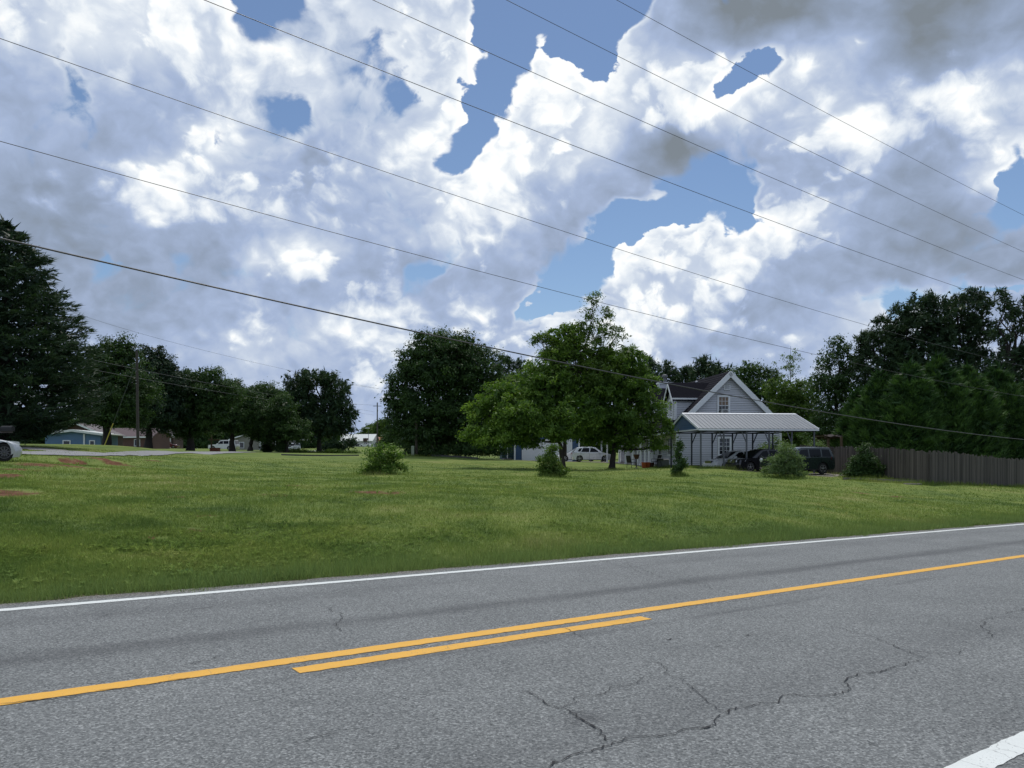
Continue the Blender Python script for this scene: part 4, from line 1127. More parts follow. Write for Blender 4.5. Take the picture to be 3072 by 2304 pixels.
# ------------------------------------------------------------------ the house with the carport
TURN = math.radians(6.3)
UX, UY = math.cos(TURN), math.sin(TURN)         # along the gable wall, to the right
WX, WY = -math.sin(TURN), math.cos(TURN)        # into the depth
siding = pmat('pale_grey_siding', (0.60, 0.612, 0.66), 0.55, var=0.05, vscale=1.2, spec=.3, streak=(.4, 1, 2.5))
backing = pmat('wall_backing', (0.20, 0.205, 0.235), 0.8, var=.05)  # darkened so the gaps between boards stand in for shade under the laps
trim = pmat('white_trim', (0.78, 0.80, 0.83), 0.5, var=0.05, vscale=2)
shingle = pmat('charcoal_shingles', (0.013, 0.013, 0.019), 0.95, spec=.08, var=0.25, vscale=7, bump=.6, bscale=30, streak=(1, 1, 4))
glass = glass_mat()
glass_blind = pmat('glass_with_blind', (0.16, 0.10, 0.055), 0.12, var=.1, vscale=4, spec=.6)  # even brown tone for the upper pane
blue_siding = pmat('slate_blue_siding', (0.055, 0.115, 0.21), 0.6, var=0.08, vscale=2)
steel_roof = pmat('galvanised_roof_panel', (0.155, 0.172, 0.195), 0.5, metal=0.25, var=0.07, vscale=1.5, spec=.5, streak=(1, .3, 1))
steel_post = pmat('grey_steel_tube', (0.12, 0.13, 0.145), 0.5, metal=.3, var=.1)
dark_steel = pmat('dark_blue_steel_tube', (0.028, 0.034, 0.048), 0.5, metal=.3, var=.1)
ac_mat = pmat('white_plastic_casing', (0.52, 0.53, 0.54), 0.5, var=.05)
black_mat = pmat('black_plastic', (0.012, 0.012, 0.013), 0.6, var=.1)

hb = at(729, 466, 62.0)
HZ = gz(hb.x, hb.y) - 0.05
house = empty('gabled_house', (hb.x, hb.y, HZ), TURN)
tag(house, 'grey sided house with steep dark roof, dormers and white trim', 'house')
HW, HR, HL = 4.33, 7.60, 18.0      # half width, ridge height, length
RS = 0.965                          # roof rise per metre
EAVE = HR - HW * RS                 # wall top under the rake
def rake_u(z): return max(0.0, min(HW, (HR - 0.12 - z) / RS))

wall = MB()
wall.prism([(-HW, 0), (HW, 0), (HW, EAVE), (0, HR - .1), (-HW, EAVE)], 'y', 0.03, HL).build('wall', backing, house)
wall = [c for c in house.children if c.name.startswith('wall')][0]

def board(parent, u0, u1, z0, z1, l0=None, l1=None, mat=siding, y=0.0, thick=.034, axis='y'):
    """one lapped board; the bottom edge stands proud; l0/l1: ends of the top edge"""
    l0 = u0 if l0 is None else l0; l1 = u1 if l1 is None else l1
    z0 = z0 + (z1 - z0) * .18  # raised foot leaves a gap that stands in for the lap's shade line
    P = [(u0, y - thick, z0), (u1, y - thick, z0), (u1, y + .02, z0), (u0, y + .02, z0), (l0, y - .004, z1), (l1, y - .004, z1), (l1, y + .02, z1), (l0, y + .02, z1)]
    if axis == 'x': P = [(-p[1] if False else p[1], p[0], p[2]) for p in P]
    return MB().hull8(P).build('siding_board', mat, parent)

openings = [(-.46 - .56, -.46 + .56, 4.05, 5.78), (-.38 - .60, -.38 + .60, .84, 2.44), (-.17 - .25, -.17 + .25, 6.15, 6.62)]
z = 0.12; ex = 0.142
while z < HR - .35:
    zt = z + ex
    b0, t0 = rake_u(z) if z > EAVE - .2 else HW, rake_u(zt) if zt > EAVE - .2 else HW
    segs = [(-b0, b0, -t0, t0)]
    for (a, b, c, d) in openings:
        if zt > c + .02 and z < d - .02:
            new = []
            for (s0, s1, q0, q1) in segs:
                if s0 < a and s1 > b: new += [(s0, a, q0, a), (b, s1, b, q1)]
                else: new.append((s0, s1, q0, q1))
            segs = new
    for (s0, s1, q0, q1) in segs: board(wall, s0, s1, z, zt, q0, q1)
    z += ex
# left long wall, seen at a low angle behind the porch
z = .12
while z < EAVE - .1:
    me = MB().hull8([(-HW - .034, .05, z + ex * .18), (-HW + .02, .05, z + ex * .18), (-HW + .02, HL, z + ex * .18), (-HW - .034, HL, z + ex * .18), (-HW - .004, .05, z + ex), (-HW + .02, .05, z + ex), (-HW + .02, HL, z + ex), (-HW - .004, HL, z + ex)])
    me.build('siding_board', siding, wall); z += ex
for s in (-1, 1):
    MB().box(s * HW - .09, -.05, 0, s * HW + .09, .10, EAVE).build('corner_trim', trim, house)
MB().box(-HW, -.03, -.6, HW, HL, .12).build('foundation', pmat('brick_foundation', (0.12, 0.075, 0.06), .9, var=.2, vscale=6), house)

def window(parent, u, z0, z1, w, y=-.03, cols=3, rows=3, pane_mat=glass, axis='y', trim_w=.13, lower_hidden=False):
    def B(mb, a0, a1, b0, b1, d0, d1):
        if axis == 'y': mb.box(a0, d0, b0, a1, d1, b1)
        else: mb.box(d0, a0, b0, d1, a1, b1)
        return mb
    f = MB(); s = 1 if axis == 'y' else 1
    B(f, u - w / 2, u - w / 2 + trim_w, z0, z1, y - .04, y + .06); B(f, u + w / 2 - trim_w, u + w / 2, z0, z1, y - .04, y + .06)
    B(f, u - w / 2 + trim_w, u + w / 2 - trim_w, z1 - trim_w, z1, y - .04, y + .06); B(f, u - w / 2 + trim_w, u + w / 2 - trim_w, z0, z0 + trim_w, y - .05, y + .06)
    wn = f.build('window', trim, parent)
    g0, g1, h0, h1 = u - w / 2 + trim_w, u + w / 2 - trim_w, z0 + trim_w, z1 - trim_w
    hm = (h0 + h1) / 2
    for (c0, c1, pm, dy) in ((h0, hm, glass, .028), (hm, h1, pane_mat, .012)):
        B(MB(), g0, g1, c0 + .015, c1 - .015, y + dy, y + dy + .012).build('pane', pm, wn)
        m = MB()
        for i in range(cols + 1):
            x = g0 + (g1 - g0) * i / cols; e = .028 if i in (0, cols) else .011
            B(m, max(g0, x - e), min(g1, x + e), c0, c1, y + dy - .016, y + dy - .002)
        for j in range(rows + 1):
            zz = c0 + (c1 - c0) * j / rows; e = .028 if j in (0, rows) else .011
            B(m, g0, g1, max(c0, zz - e), min(c1, zz + e), y + dy - .019, y + dy - .004)
        m.build('sash', trim, wn)
    return wn
window(house, -.46, 4.10, 5.76, 1.08, pane_mat=glass_blind, rows=2)
window(house, -.38, .86, 2.42, 1.14, rows=2)
v = MB(); v.box(-.42, -.07, 6.15, .08, .0, 6.20).box(-.42, -.07, 6.57, .08, 0, 6.62).box(-.42, -.07, 6.2, -.37, 0, 6.57).box(.03, -.07, 6.2, .08, 0, 6.57)
gv = v.build('gable_vent', trim, house)
for j in range(5): MB().hull8([(-.37, -.05, 6.21 + j * .073), (.03, -.05, 6.21 + j * .073), (.03, -.01, 6.235 + j * .073), (-.37, -.01, 6.235 + j * .073), (-.37, -.05, 6.23 + j * .073), (.03, -.05, 6.23 + j * .073), (.03, -.01, 6.26 + j * .073), (-.37, -.01, 6.26 + j * .073)]).build('slat', trim, gv)
ac = MB().box(-.72, -.42, 4.22, -.20, .0, 4.62).build('air_conditioner', ac_mat, house)
for j in range(6): MB().box(-.66, -.432, 4.26 + j * .055, -.28, -.420, 4.285 + j * .055).build('grille_slat', black_mat, ac)

# roof: two slabs, white rakes, shingle courses as real steps
def slope_pt(side, d, y, lift): # d metres out from the ridge measured level
    nx_, nz_ = side * RS / math.hypot(1, RS), 1 / math.hypot(1, RS)
    return (side * d + nx_ * lift, y, HR - d * RS + nz_ * lift)
OV = .42
roof = MB()
for s in (-1, 1):
    P = []
    for lift in (0.0, .10):
        for (d, y) in ((0, -.32), (HW + OV, -.32), (HW + OV, HL + .3), (0, HL + .3)): P.append(slope_pt(s, d, y, lift))
    roof.hull8(P)
roof = roof.build('roof', shingle, house)
for s in (-1, 1):
    d = 0.0
    while d < HW + OV - .05:
        d2 = min(d + .24, HW + OV)
        P = [slope_pt(s, d, -.33, .10), slope_pt(s, d2, -.33, .10), slope_pt(s, d2, HL + .31, .10), slope_pt(s, d, HL + .31, .10),
             slope_pt(s, d, -.33, .104), slope_pt(s, d2, -.33, .125), slope_pt(s, d2, HL + .31, .125), slope_pt(s, d, HL + .31, .104)]
        MB().hull8(P).build('shingle_course', shingle, roof)
        d += .24
for s in (-1, 1):
    P = []
    for (lift, ) in ((-.30,), (.085,)):
        for (d, y) in ((0.0, -.40), (HW + OV, -.40), (HW + OV, -.335), (0.0, -.335)): P.append(slope_pt(s, d, y, lift))
    MB().hull8(P).build('rake_board', trim, roof)
    MB().box(min(s * (HW + OV), s * (HW + OV + .12)), -.3, HR - (HW + OV) * RS - .12, max(s * (HW + OV), s * (HW + OV + .12)), HL + .3, HR - (HW + OV) * RS + .02).build('gutter', trim, roof)
for (u, y) in ((-.9, 5.0), (2.1, 1.2)):
    vs = MB().lathe([(.06, -.5), (.06, .42), (.14, .44), (.13, .52), (.03, .56)], 10, (u, y, HR - abs(u) * RS + .1)).build('vent_stack', pmat('galvanised_vent', (.42, .43, .45), .4, metal=.6), roof, 40)

# gabled dormers on the porch side
def dormer(y0, w):
    uf = -HW + .25                         # front plane
    zb = HR - (HW - .25) * RS              # roof height at the front plane
    zt = zb + 1.95; zp = zt + w * .62
    ub = -(HR - zt) / RS                   # where the eave line meets the roof
    body = MB().prism([(y0, zb - .1), (y0 + w, zb - .1), (y0 + w, zt), (y0 + w / 2, zp - .12), (y0, zt)], 'x', uf, -1.0)
    d = body.build('dormer', backing, house)
    z = zb
    while z < zt - .02:                     # boards on the cheek facing the road
        zt2 = min(z + ex, zt)
        u1 = -(HR - z) / RS; u2 = -(HR - zt2) / RS
        if u1 > uf + .05:
            P = [(uf, y0 - .034, z + ex * .18), (u1, y0 - .034, z + ex * .18), (u1, y0 + .02, z + ex * .18), (uf, y0 + .02, z + ex * .18), (uf, y0 - .004, zt2), (u2, y0 - .004, zt2), (u2, y0 + .02, zt2), (uf, y0 + .02, zt2)]
            MB().hull8(P).build('siding_board', siding, d)
        z += ex
    z = zb
    while z < zp - .15:                     # boards on the front
        zt2 = z + ex
        hw0 = w / 2 if z < zt else max(0.02, (zp - .1 - z) / .62 / 2 * 1.0)
        hw1 = w / 2 if zt2 < zt else max(0.02, (zp - .1 - zt2) / .62 / 2 * 1.0)
        c = y0 + w / 2
        P = [(uf - .034, c - hw0, z + ex * .18), (uf + .01, c - hw0, z + ex * .18), (uf + .01, c + hw0, z + ex * .18), (uf - .034, c + hw0, z + ex * .18), (uf - .004, c - hw1, zt2), (uf + .01, c - hw1, zt2), (uf + .01, c + hw1, zt2), (uf - .004, c + hw1, zt2)]
        MB().hull8(P).build('siding_board', siding, d); z += ex
    for yy in (y0 - .05, y0 + w - .02): MB().box(uf - .05, yy, zb, uf + .12, yy + .07, zt).build('corner_trim', trim, d)
    window(d, y0 + w / 2, zb + .28, zb + 1.85, min(1.05, w - .5), y=uf - .04, axis='x', cols=2, rows=2)
    for s in (-1, 1):
        c = y0 + w / 2
        o = w / 2 + .22
        zl = zp - o * 1.24
        P = []
        for l in (0, .1):
            P += [(uf - .3, c, zp + l), (uf - .3, c + s * o, zl + l), (-(HR - zl) / RS + .3, c + s * o, zl + l), (-(HR - zp) / RS + .4, c, zp + l)]
        MB().hull8(P).build('dormer_roof', shingle, d)
        P = []
        for l in (-.20, .02):
            P += [(uf - .36, c, zp + l), (uf - .36, c + s * o, zl + l), (uf - .302, c + s * o, zl + l), (uf - .302, c, zp + l)]
        MB().hull8(P).build('rake_board', trim, d)
    MB().box(uf - .3, y0 - .20, zt - .16, ub + .1, y0 - .03, zt - .02).build('eave_board', trim, d)
dormer(1.15, 2.0); dormer(6.6, 2.0)
# shed dormer on the far slope
sd = MB().prism([(1.9, HR - 1.9 * RS), (HW - .4, HR - (HW - .4) * RS - .2), (HW - .4, HR - 2.7), (1.9, HR - 2.1)], 'y', 3.0, 9.0).build('shed_dormer', siding, house)
MB().hull8([(1.5, 2.7, HR - 1.9), (HW + .15, 2.7, HR - 2.72), (HW + .15, 9.3, HR - 2.72), (1.5, 9.3, HR - 1.9), (1.5, 2.7, HR - 1.78), (HW + .15, 2.7, HR - 2.60), (HW + .15, 9.3, HR - 2.60), (1.5, 9.3, HR - 1.78)]).build('dormer_roof', shingle, sd)
MB().box(HW + .152, 2.66, HR - 2.86, HW + .20, 9.34, HR - 2.58).build('eave_board', trim, sd)
MB().hull8([(1.9, 2.64, HR - 2.18), (HW + .15, 2.64, HR - 2.90), (HW + .15, 2.69, HR - 2.90), (1.9, 2.69, HR - 2.18), (1.9, 2.64, HR - 1.99), (HW + .15, 2.64, HR - 2.62), (HW + .15, 2.69, HR - 2.62), (1.9, 2.69, HR - 1.99)]).build('rake_board', trim, sd)
# chimney
cw = .62
ch = MB().box(-2.9, 9.2, 3.5, -1.7, 10.0, 7.55).build('chimney', siding, house)
MB().box(-2.98, 9.12, 7.50, -1.62, 10.08, 7.66).build('chimney_cap', trim, ch)
MB().lathe([(.17, 7.66), (.17, 8.15), (.30, 8.17), (.28, 8.34), (.10, 8.40)], 10, (-2.3, 9.6, 0)).build('flue', pmat('dull_metal', (.16, .165, .17), .5, metal=.5), ch, 40)
for u in (-2.93, -1.69): MB().box(u - .02, 9.17, 3.5, u + .06, 9.25, 7.5).build('corner_trim', trim, ch)

# porch along the left side of the house
px0 = -HW - 2.3
pr = MB().hull8([(px0, -.1, 2.62), (-HW, -.1, 3.05), (-HW, HL, 3.05), (px0, HL, 2.62), (px0, -.1, 2.74), (-HW, -.1, 3.17), (-HW, HL, 3.17), (px0, HL, 2.74)]).build('porch_roof', shingle, house)
MB().box(px0 - .05, -.16, 2.42, px0 + .02, HL, 2.74).build('fascia', trim, pr)
MB().hull8([(px0, -.18, 2.42), (-HW, -.18, 2.80), (-HW, -.11, 2.80), (px0, -.11, 2.42), (px0, -.18, 2.76), (-HW, -.18, 3.19), (-HW, -.11, 3.19), (px0, -.11, 2.76)]).build('fascia', trim, pr)
MB().box(px0 - .1, 0, -.5, -HW - .03, HL, .10).build('porch_floor', pmat('grey_concrete', (.24, .23, .22), .9, var=.15), house)
for i in range(8):
    y = .35 + i * 2.4
    MB().box(px0 + .05, y - .06, .10, px0 + .17, y + .06, 2.45).box(px0 + .02, y - .09, .10, px0 + .20, y + .09, .28).box(px0 + .02, y - .09, 2.3, px0 + .20, y + .09, 2.45).build('porch_post', trim, house)
for y in (1.4, 3.6):
    MB().box(px0 + .05, y - .055, .10, px0 + .16, y + .055, 1.25).hull8([(px0 + .03, y - .075, 1.25), (px0 + .18, y - .075, 1.25), (px0 + .18, y + .075, 1.25), (px0 + .03, y + .075, 1.25), (px0 + .09, y - .01, 1.36), (px0 + .12, y - .01, 1.36), (px0 + .12, y + .01, 1.36), (px0 + .09, y + .01, 1.36)]).build('newel_post', trim, house)
window(house, 1.6, .85, 2.45, 1.2, y=-HW - .07, axis='x', cols=2, rows=2)
window(house, 4.2, .85, 2.45, 1.2, y=-HW - .07, axis='x', cols=2, rows=2)
MB().box(-HW - .09, 12.2, .1, -HW - .032, 15.2, 2.4).build('wide_door', trim, house)
for yy in (15.6, 17.4): MB().box(-HW - .09, yy, .1, -HW - .032, yy + .5, 2.3).build('side_panel', trim, house)
door = MB().box(-HW - .08, 6.3, .1, -HW - .032, 7.4, 2.2).build('door', trim, house)
MB().box(-HW - .095, 6.42, 1.2, -HW - .081, 7.28, 2.05).build('door_window', glass, door)
MB().lathe([(.035, 0), (.04, .05), (.02, .07)], 8, (-HW - .15, 7.28, 1.05), 'x').build('handle', dark_steel, door)
# low back wing seen past the right corner
wg = MB().box(HW + .05, 7.5, 0, HW + 2.6, 11.5, 2.5).build('back_wing', siding, house)
MB().hull8([(HW, 7.2, 2.5), (HW + 2.9, 7.2, 2.5), (HW + 2.9, 11.8, 2.5), (HW, 11.8, 2.5), (HW, 9.4, 3.5), (HW + 2.9, 9.4, 3.5), (HW + 2.9, 9.6, 3.5), (HW, 9.6, 3.5)]).build('wing_roof', shingle, wg)

# ------------------------------------------------------------------ carport
cb = at(700, 466, 51.0)
CZ = gz(cb.x + 4 * UX, cb.y + 3) - .02
CL, CW = 8.12, 6.5
EZ, RZ = 3.39 - CZ, 4.52 - CZ
carport = empty('carport', (cb.x, cb.y, CZ), TURN)
tag(carport, 'open metal carport with ribbed grey roof and blue gable end', 'carport')
rf = MB()
rf.hull8([(-.02, -.02, EZ - .05), (CL + .02, -.02, EZ - .05), (CL + .02, CW / 2, RZ - .05), (-.02, CW / 2, RZ - .05), (-.02, -.02, EZ - .02), (CL + .02, -.02, EZ - .02), (CL + .02, CW / 2, RZ - .02), (-.02, CW / 2, RZ - .02)])
rf.hull8([(-.02, CW / 2 + .001, RZ - .05), (CL + .02, CW / 2 + .001, RZ - .05), (CL + .02, CW + .02, EZ - .05), (-.02, CW + .02, EZ - .05), (-.02, CW / 2 + .001, RZ - .02), (CL + .02, CW / 2 + .001, RZ - .02), (CL + .02, CW + .02, EZ - .02), (-.02, CW + .02, EZ - .02)])
rf = rf.build('roof', steel_post, carport)
NPAN = 29
pw = (CL + .2) / NPAN
sl = (RZ - EZ) / (CW / 2)
pan = {}
for side in (0, 1):
    mb = MB()
    ya, yb = (-.10, CW / 2) if side == 0 else (CW / 2, CW + .10)
    za, zb = (EZ - .10 * sl, RZ) if side == 0 else (RZ, EZ - .10 * sl)
    prof = [(0, .0), (.025, .026), (.055, .026), (.08, .0), (pw - .001, .0)]
    n = len(prof)
    vs = []
    for (y, zz) in ((ya, za), (yb, zb)):
        vs += [(u, y, zz + h + .004) for u, h in prof] + [(u, y, zz + h - .004) for u, h in prof]
    fs = []
    for i in range(n - 1):
        fs += [(i, i + 1, 2 * n + i + 1, 2 * n + i), (n + i + 1, n + i, 3 * n + i, 3 * n + i + 1), (i, n + i, n + i + 1, i + 1), (2 * n + i, 2 * n + i + 1, 3 * n + i + 1, 3 * n + i)]
    fs += [(0, 2 * n, 3 * n, n), (n - 1, 2 * n - 1, 4 * n - 1, 3 * n - 1)]
    mb.add(vs, fs); pan[side] = mb.mesh('roof_panel')
    for i in range(NPAN):
        o = link('roof_panel', pan[side], steel_roof, rf); o.location = (-.1 + i * pw, 0, 0)
MB().hull8([(-.12, CW / 2 - .16, RZ - .02), (CL + .12, CW / 2 - .16, RZ - .02), (CL + .12, CW / 2 + .16, RZ - .02), (-.12, CW / 2 + .16, RZ - .02), (-.12, CW / 2 - .01, RZ + .06), (CL + .12, CW / 2 - .01, RZ + .06), (CL + .12, CW / 2 + .01, RZ + .06), (-.12, CW / 2 + .01, RZ + .06)]).build('ridge_cap', trim, rf)
MB().box(-.10, -.14, EZ - .16, CL + .10, -.105, EZ - .055).build('eave_trim', trim, rf)
for u in (-.14, CL + .105):
    for s, (ya, za, yb, zb) in enumerate(((-.12, EZ - .04, CW / 2, RZ + .01), (CW / 2, RZ + .01, CW + .12, EZ - .04))):
        MB().hull8([(u, ya, za - .12), (u + .035, ya, za - .12), (u + .035, yb, zb - .12), (u, yb, zb - .12), (u, ya, za + .04), (u + .035, ya, za + .04), (u + .035, yb, zb + .04), (u, yb, zb + .04)]).build('rake_trim', trim, rf)
MB().box(-.14, -.1, EZ - .14, -.10, CW + .1, EZ - .06).build('gable_trim', trim, rf)
ge = MB().prism([(0, EZ - .05), (CW, EZ - .05), (CW / 2, RZ - .06)], 'x', -.03, .0).build('gable_end', blue_siding, carport)
z = EZ - .05
while z < RZ - .15:
    zt = z + .17
    a0 = (z - EZ) / sl + .05; a1 = (zt - EZ) / sl + .05
    a0, a1 = max(a0, 0), max(a1, 0)
    MB().hull8([(-.062, a0, z), (-.03, a0, z), (-.03, CW - a0, z), (-.062, CW - a0, z), (-.036, a1, zt), (-.03, a1, zt), (-.03, CW - a1, zt), (-.036, CW - a1, zt)]).build('siding_board', blue_siding, ge)
    z += .17
for row, (yy, m) in enumerate(((.12, steel_post), (CW - .12, dark_steel))):
    MB().box(0, yy - .05, EZ - .20, CL, yy + .05, EZ - .10).build('side_rail', dark_steel, carport)
    for i in range(6):
        u = .10 + i * (CL - .2) / 5
        wx = cb.x + u * UX + yy * WX; wy = cb.y + u * UY + yy * WY
        g = gz(wx, wy) - CZ
        ps = MB().box(u - .045, yy - .045, g - .1, u + .045, yy + .045, EZ - .2).build('post', m, carport)
        if 0 < i < 5:
            sgn = -1 if row == 0 else 1
            MB().hull8([(u, yy - .03, EZ - .95), (u + sgn * .05, yy - .03, EZ - .95), (u + sgn * .05, yy + .03, EZ - .95), (u, yy + .03, EZ - .95),
                        (u + sgn * .30, yy - .03, EZ - .2), (u + sgn * .38, yy - .03, EZ - .2), (u + sgn * .38, yy + .03, EZ - .2), (u + sgn * .30, yy + .03, EZ - .2)]).build('brace', m, ps)
for i in range(6):
    u = .10 + i * (CL - .2) / 5
    t_ = MB().box(u - .03, .1, EZ - .16, u + .03, CW - .1, EZ - .10)
    t_.build('tie_beam', dark_steel, carport)

# ------------------------------------------------------------------ garage behind the bright tree
gb = at(547, 461, 87)
GZ0 = gz(gb.x, gb.y) - .05
garage = empty('garage', (gb.x, gb.y, GZ0), math.radians(4))
tag(garage, 'blue garage with wide white roller door behind the bright tree', 'garage')
garage_blue = pmat('deep_blue_siding', (0.045, 0.095, 0.19), 0.6, var=.08, vscale=2)
GWd = 3.65; GH = 3.05
gw = MB().prism([(-GWd, 0), (GWd, 0), (GWd, GH), (0, GH + 1.3), (-GWd, GH)], 'y', .03, 8).build('wall', garage_blue, garage)
z = .05
while z < GH + 1.1:
    zt = z + .22
    h0 = GWd if z < GH else max(.05, GWd * (1 - (z - GH) / 1.3)); h1 = GWd if zt < GH else max(.05, GWd * (1 - (zt - GH) / 1.3))
    segs = [(-h0, h0, -h1, h1)] if z > 2.38 else [(-h0, -2.8, -h1, -2.8), (2.8, h0, 2.8, h1)]
    for s0, s1, q0, q1 in segs: board(gw, s0, s1, z, zt, q0, q1, mat=garage_blue)
    z += .22
gd = MB().box(-2.72, -.04, .0, 2.72, .02, 2.36).build('roller_door', trim, garage)
mb = MB()
for j in range(22):
    zz = .02 + j * .106
    mb.hull8([(-2.70, -.075, zz), (2.70, -.075, zz), (2.70, -.041, zz), (-2.70, -.041, zz), (-2.70, -.045, zz + .1), (2.70, -.045, zz + .1), (2.70, -.041, zz + .1), (-2.70, -.041, zz + .1)])
tag(mb.build('door_slats', trim, gd), kind='stuff')
MB().box(-2.86, -.09, 0, -2.72, .03, 2.5).box(2.72, -.09, 0, 2.86, .03, 2.5).box(-2.72, -.09, 2.36, 2.72, .03, 2.5).build('door_frame', trim, garage)
for s in (-1, 1): MB().box(s * GWd - .08, -.06, 0, s * GWd + .08, .1, GH).build('corner_trim', trim, garage)
gr = None
for s in (-1, 1):
    P = []
    for l in (.0, .09):
        for (d, y) in ((0, -.35), (GWd + .35, -.35), (GWd + .35, 8.3), (0, 8.3)): P.append((s * d, y, GH + 1.32 - d * 1.3 / GWd + l))
    o = MB().hull8(P).build('roof', pmat('pale_metal_roof', (.52, .54, .56), .45, metal=.3, var=.06), garage)
    P = []
    for l in (-.16, .085):
        for (d, y) in ((0, -.40), (GWd + .35, -.40), (GWd + .35, -.352), (0, -.352)): P.append((s * d, y, GH + 1.32 - d * 1.3 / GWd + l))
    MB().hull8(P).build('rake_board', trim, o)
# lean-to store at its left side
sb_ = at(521.5, 461, 88)
shed = empty('lean_to_shed', (sb_.x - 1.35, sb_.y + .4, gz(sb_.x, sb_.y) - .05), math.radians(4))
tag(shed, 'dark teal lean-to shed against the left side of the garage', 'shed')
teal = pmat('dark_teal_boards', (0.030, 0.065, 0.085), .7, var=.12)
shw = MB().prism([(-.9, 0), (.9, 0), (.9, 2.75), (-.9, 2.3)], 'y', .03, 5).build('wall', teal, shed)
z = .05
while z < 2.2:
    board(shw, -.9, .9, z, z + .2, mat=teal); z += .2
MB().hull8([(-1.2, -.3, 2.22), (.9, -.3, 2.75), (.9, 5.2, 2.75), (-1.2, 5.2, 2.22), (-1.2, -.3, 2.30), (.9, -.3, 2.83), (.9, 5.2, 2.83), (-1.2, 5.2, 2.30)]).build('roof', trim, shed)

# ------------------------------------------------------------------ fence
fence_mat = pmat('weathered_fence_wood', (0.092, 0.080, 0.070), 0.9, var=0.25, ovar=.85, vscale=3, bump=.5, bscale=16, streak=(1, 1, .12))
fr = np.random.default_rng(5)
pick = []
for h in (1.78, 1.83, 1.88):
    mb = MB(); mb.prism([(-.068, -.12), (.068, -.12), (.068, h - .05), (.035, h), (-.035, h), (-.068, h - .05)], 'y', -.011, .011); pick.append(mb.mesh('picket'))
fence = empty('picket_fence', on_ground(930, 42.0)); tag(fence, 'weathered grey wooden privacy fence with dog-eared pickets below the cypresses', 'fence')
fo = fence.location
FP = [gp(800, 58.5), gp(833, 51.5), gp(930, 42.0), gp(1034, 52.5), gp(1075, 58)]
for (a, b) in zip(FP[:-1], FP[1:]):
    a, b = np.array(a), np.array(b); L = np.linalg.norm(b - a); d = (b - a) / L; ang = math.atan2(d[1], d[0])
    n = int(L / .153)
    nrm = np.array([-d[1], d[0]]) * (1 if np.dot([-d[1], d[0]], [0, 1]) > 0 else -1)
    for i in range(n):
        p = a + d * (i + .5) * L / n
        o = link('picket', pick[fr.integers(0, 3)], fence_mat, fence)
        o.location = (p[0] - fo.x, p[1] - fo.y, gz(p[0], p[1]) - fo.z + fr.normal(0, .012))
        o.rotation_euler = (0, float(fr.normal(0, .012)), ang)
    for hh in (.35, 1.45):
        mb = MB(); m = int(L / 2.4) + 1
        pts = [a + d * L * k / m + nrm * .035 for k in range(m + 1)]
        for p, q in zip(pts[:-1], pts[1:]):
            z0, z1 = gz(*p) - fo.z, gz(*q) - fo.z
            e = nrm * .02
            P = [(p - e, z0 + hh), (q - e, z1 + hh), (q + e, z1 + hh), (p + e, z0 + hh)]
            mb.hull8([(v[0] - fo.x, v[1] - fo.y, zz) for v, zz in P] + [(v[0] - fo.x, v[1] - fo.y, zz + .09) for v, zz in P])
        mb.build('rail', fence_mat, fence)
    for k in range(int(L / 2.4) + 1):
        p = a + d * min(L, k * 2.4) + nrm * .10
        z0 = gz(*p) - fo.z
        MB().box(p[0] - fo.x - .045, p[1] - fo.y - .045, z0 - .2, p[0] - fo.x + .045, p[1] - fo.y + .045, z0 + 1.7).build('fence_post', fence_mat, fence)
# timber edging with a slab in front of the fence
p0 = Vector(hit(843, 480)); p1 = Vector(hit(929, 483.5))
tb = MB(); d = (p1 - p0)
for k in range(3):
    a, b = p0 + d * (k / 3 + .004), p0 + d * ((k + 1) / 3 - .004)
    m = MB(); e = Vector((-d.y, d.x, 0)).normalized() * .07
    m.hull8([(v.x, v.y, v.z - .1) for v in (a - e, b - e, b + e, a + e)] + [(v.x, v.y, v.z + .14) for v in (a - e, b - e, b + e, a + e)])
    if k == 0:
        edging = empty('timber_edging', p0); tag(edging, 'low grey timber edging on the grass in front of the fence', 'edging')
    m.v = [(v[0] - p0.x, v[1] - p0.y, v[2] - p0.z) for v in m.v]
    m.build('sleeper', pmat('grey_sleeper_wood', (.16, .15, .135), .9, var=.15), edging)
sp_ = Vector(hit(912, 484.5))
tag(MB().box(-.45, -.2, -.05, .45, .2, .07).build('paving_slab', gravel_mat), 'pale paving slab lying beside the timber edging', 'slab').location = sp_

# pergola behind the fence
pg = on_ground(846, 60)
perg = empty('pergola', pg, math.radians(-5)); tag(perg, 'dark cloth topped garden shelter on wooden posts behind the fence', 'shelter')
wood = pmat('brown_post_wood', (.12, .085, .055), .9, var=.2)
for (u, y) in ((-1.35, 0), (-.55, -.6), (1.9, 0), (-1.35, 2.6), (1.9, 2.6)): MB().box(u - .08, y - .08, -.1, u + .08, y + .08, 2.55).build('post', wood, perg)
MB().box(-1.6, -.08, 2.45, 2.2, .08, 2.62).build('beam', wood, perg); MB().box(-1.6, 2.52, 2.45, 2.2, 2.68, 2.62).build('beam', wood, perg)
for k in range(7): MB().box(-1.6 + k * .6, -.35, 2.62, -1.5 + k * .6, 2.9, 2.72).build('rafter', wood, perg)
r_ = np.random.default_rng(2); mb = MB(); vs = []
for i in range(13):
    for j in range(7): vs.append((-1.7 + i * .33, -.5 + j * .58, 2.76 - .10 * math.sin(i * 1.7) ** 2 - (.14 if j in (0,) else 0) + r_.normal(0, .015)))
fs = [(i * 7 + j, (i + 1) * 7 + j, (i + 1) * 7 + j + 1, i * 7 + j + 1) for i in range(12) for j in range(6)]
mb.add(vs, fs); mb.add([(a, b, c + .02) for a, b, c in vs], fs); mb.build('canopy', pmat('dark_brown_cloth', (.035, .026, .026), .9, var=.2), perg)
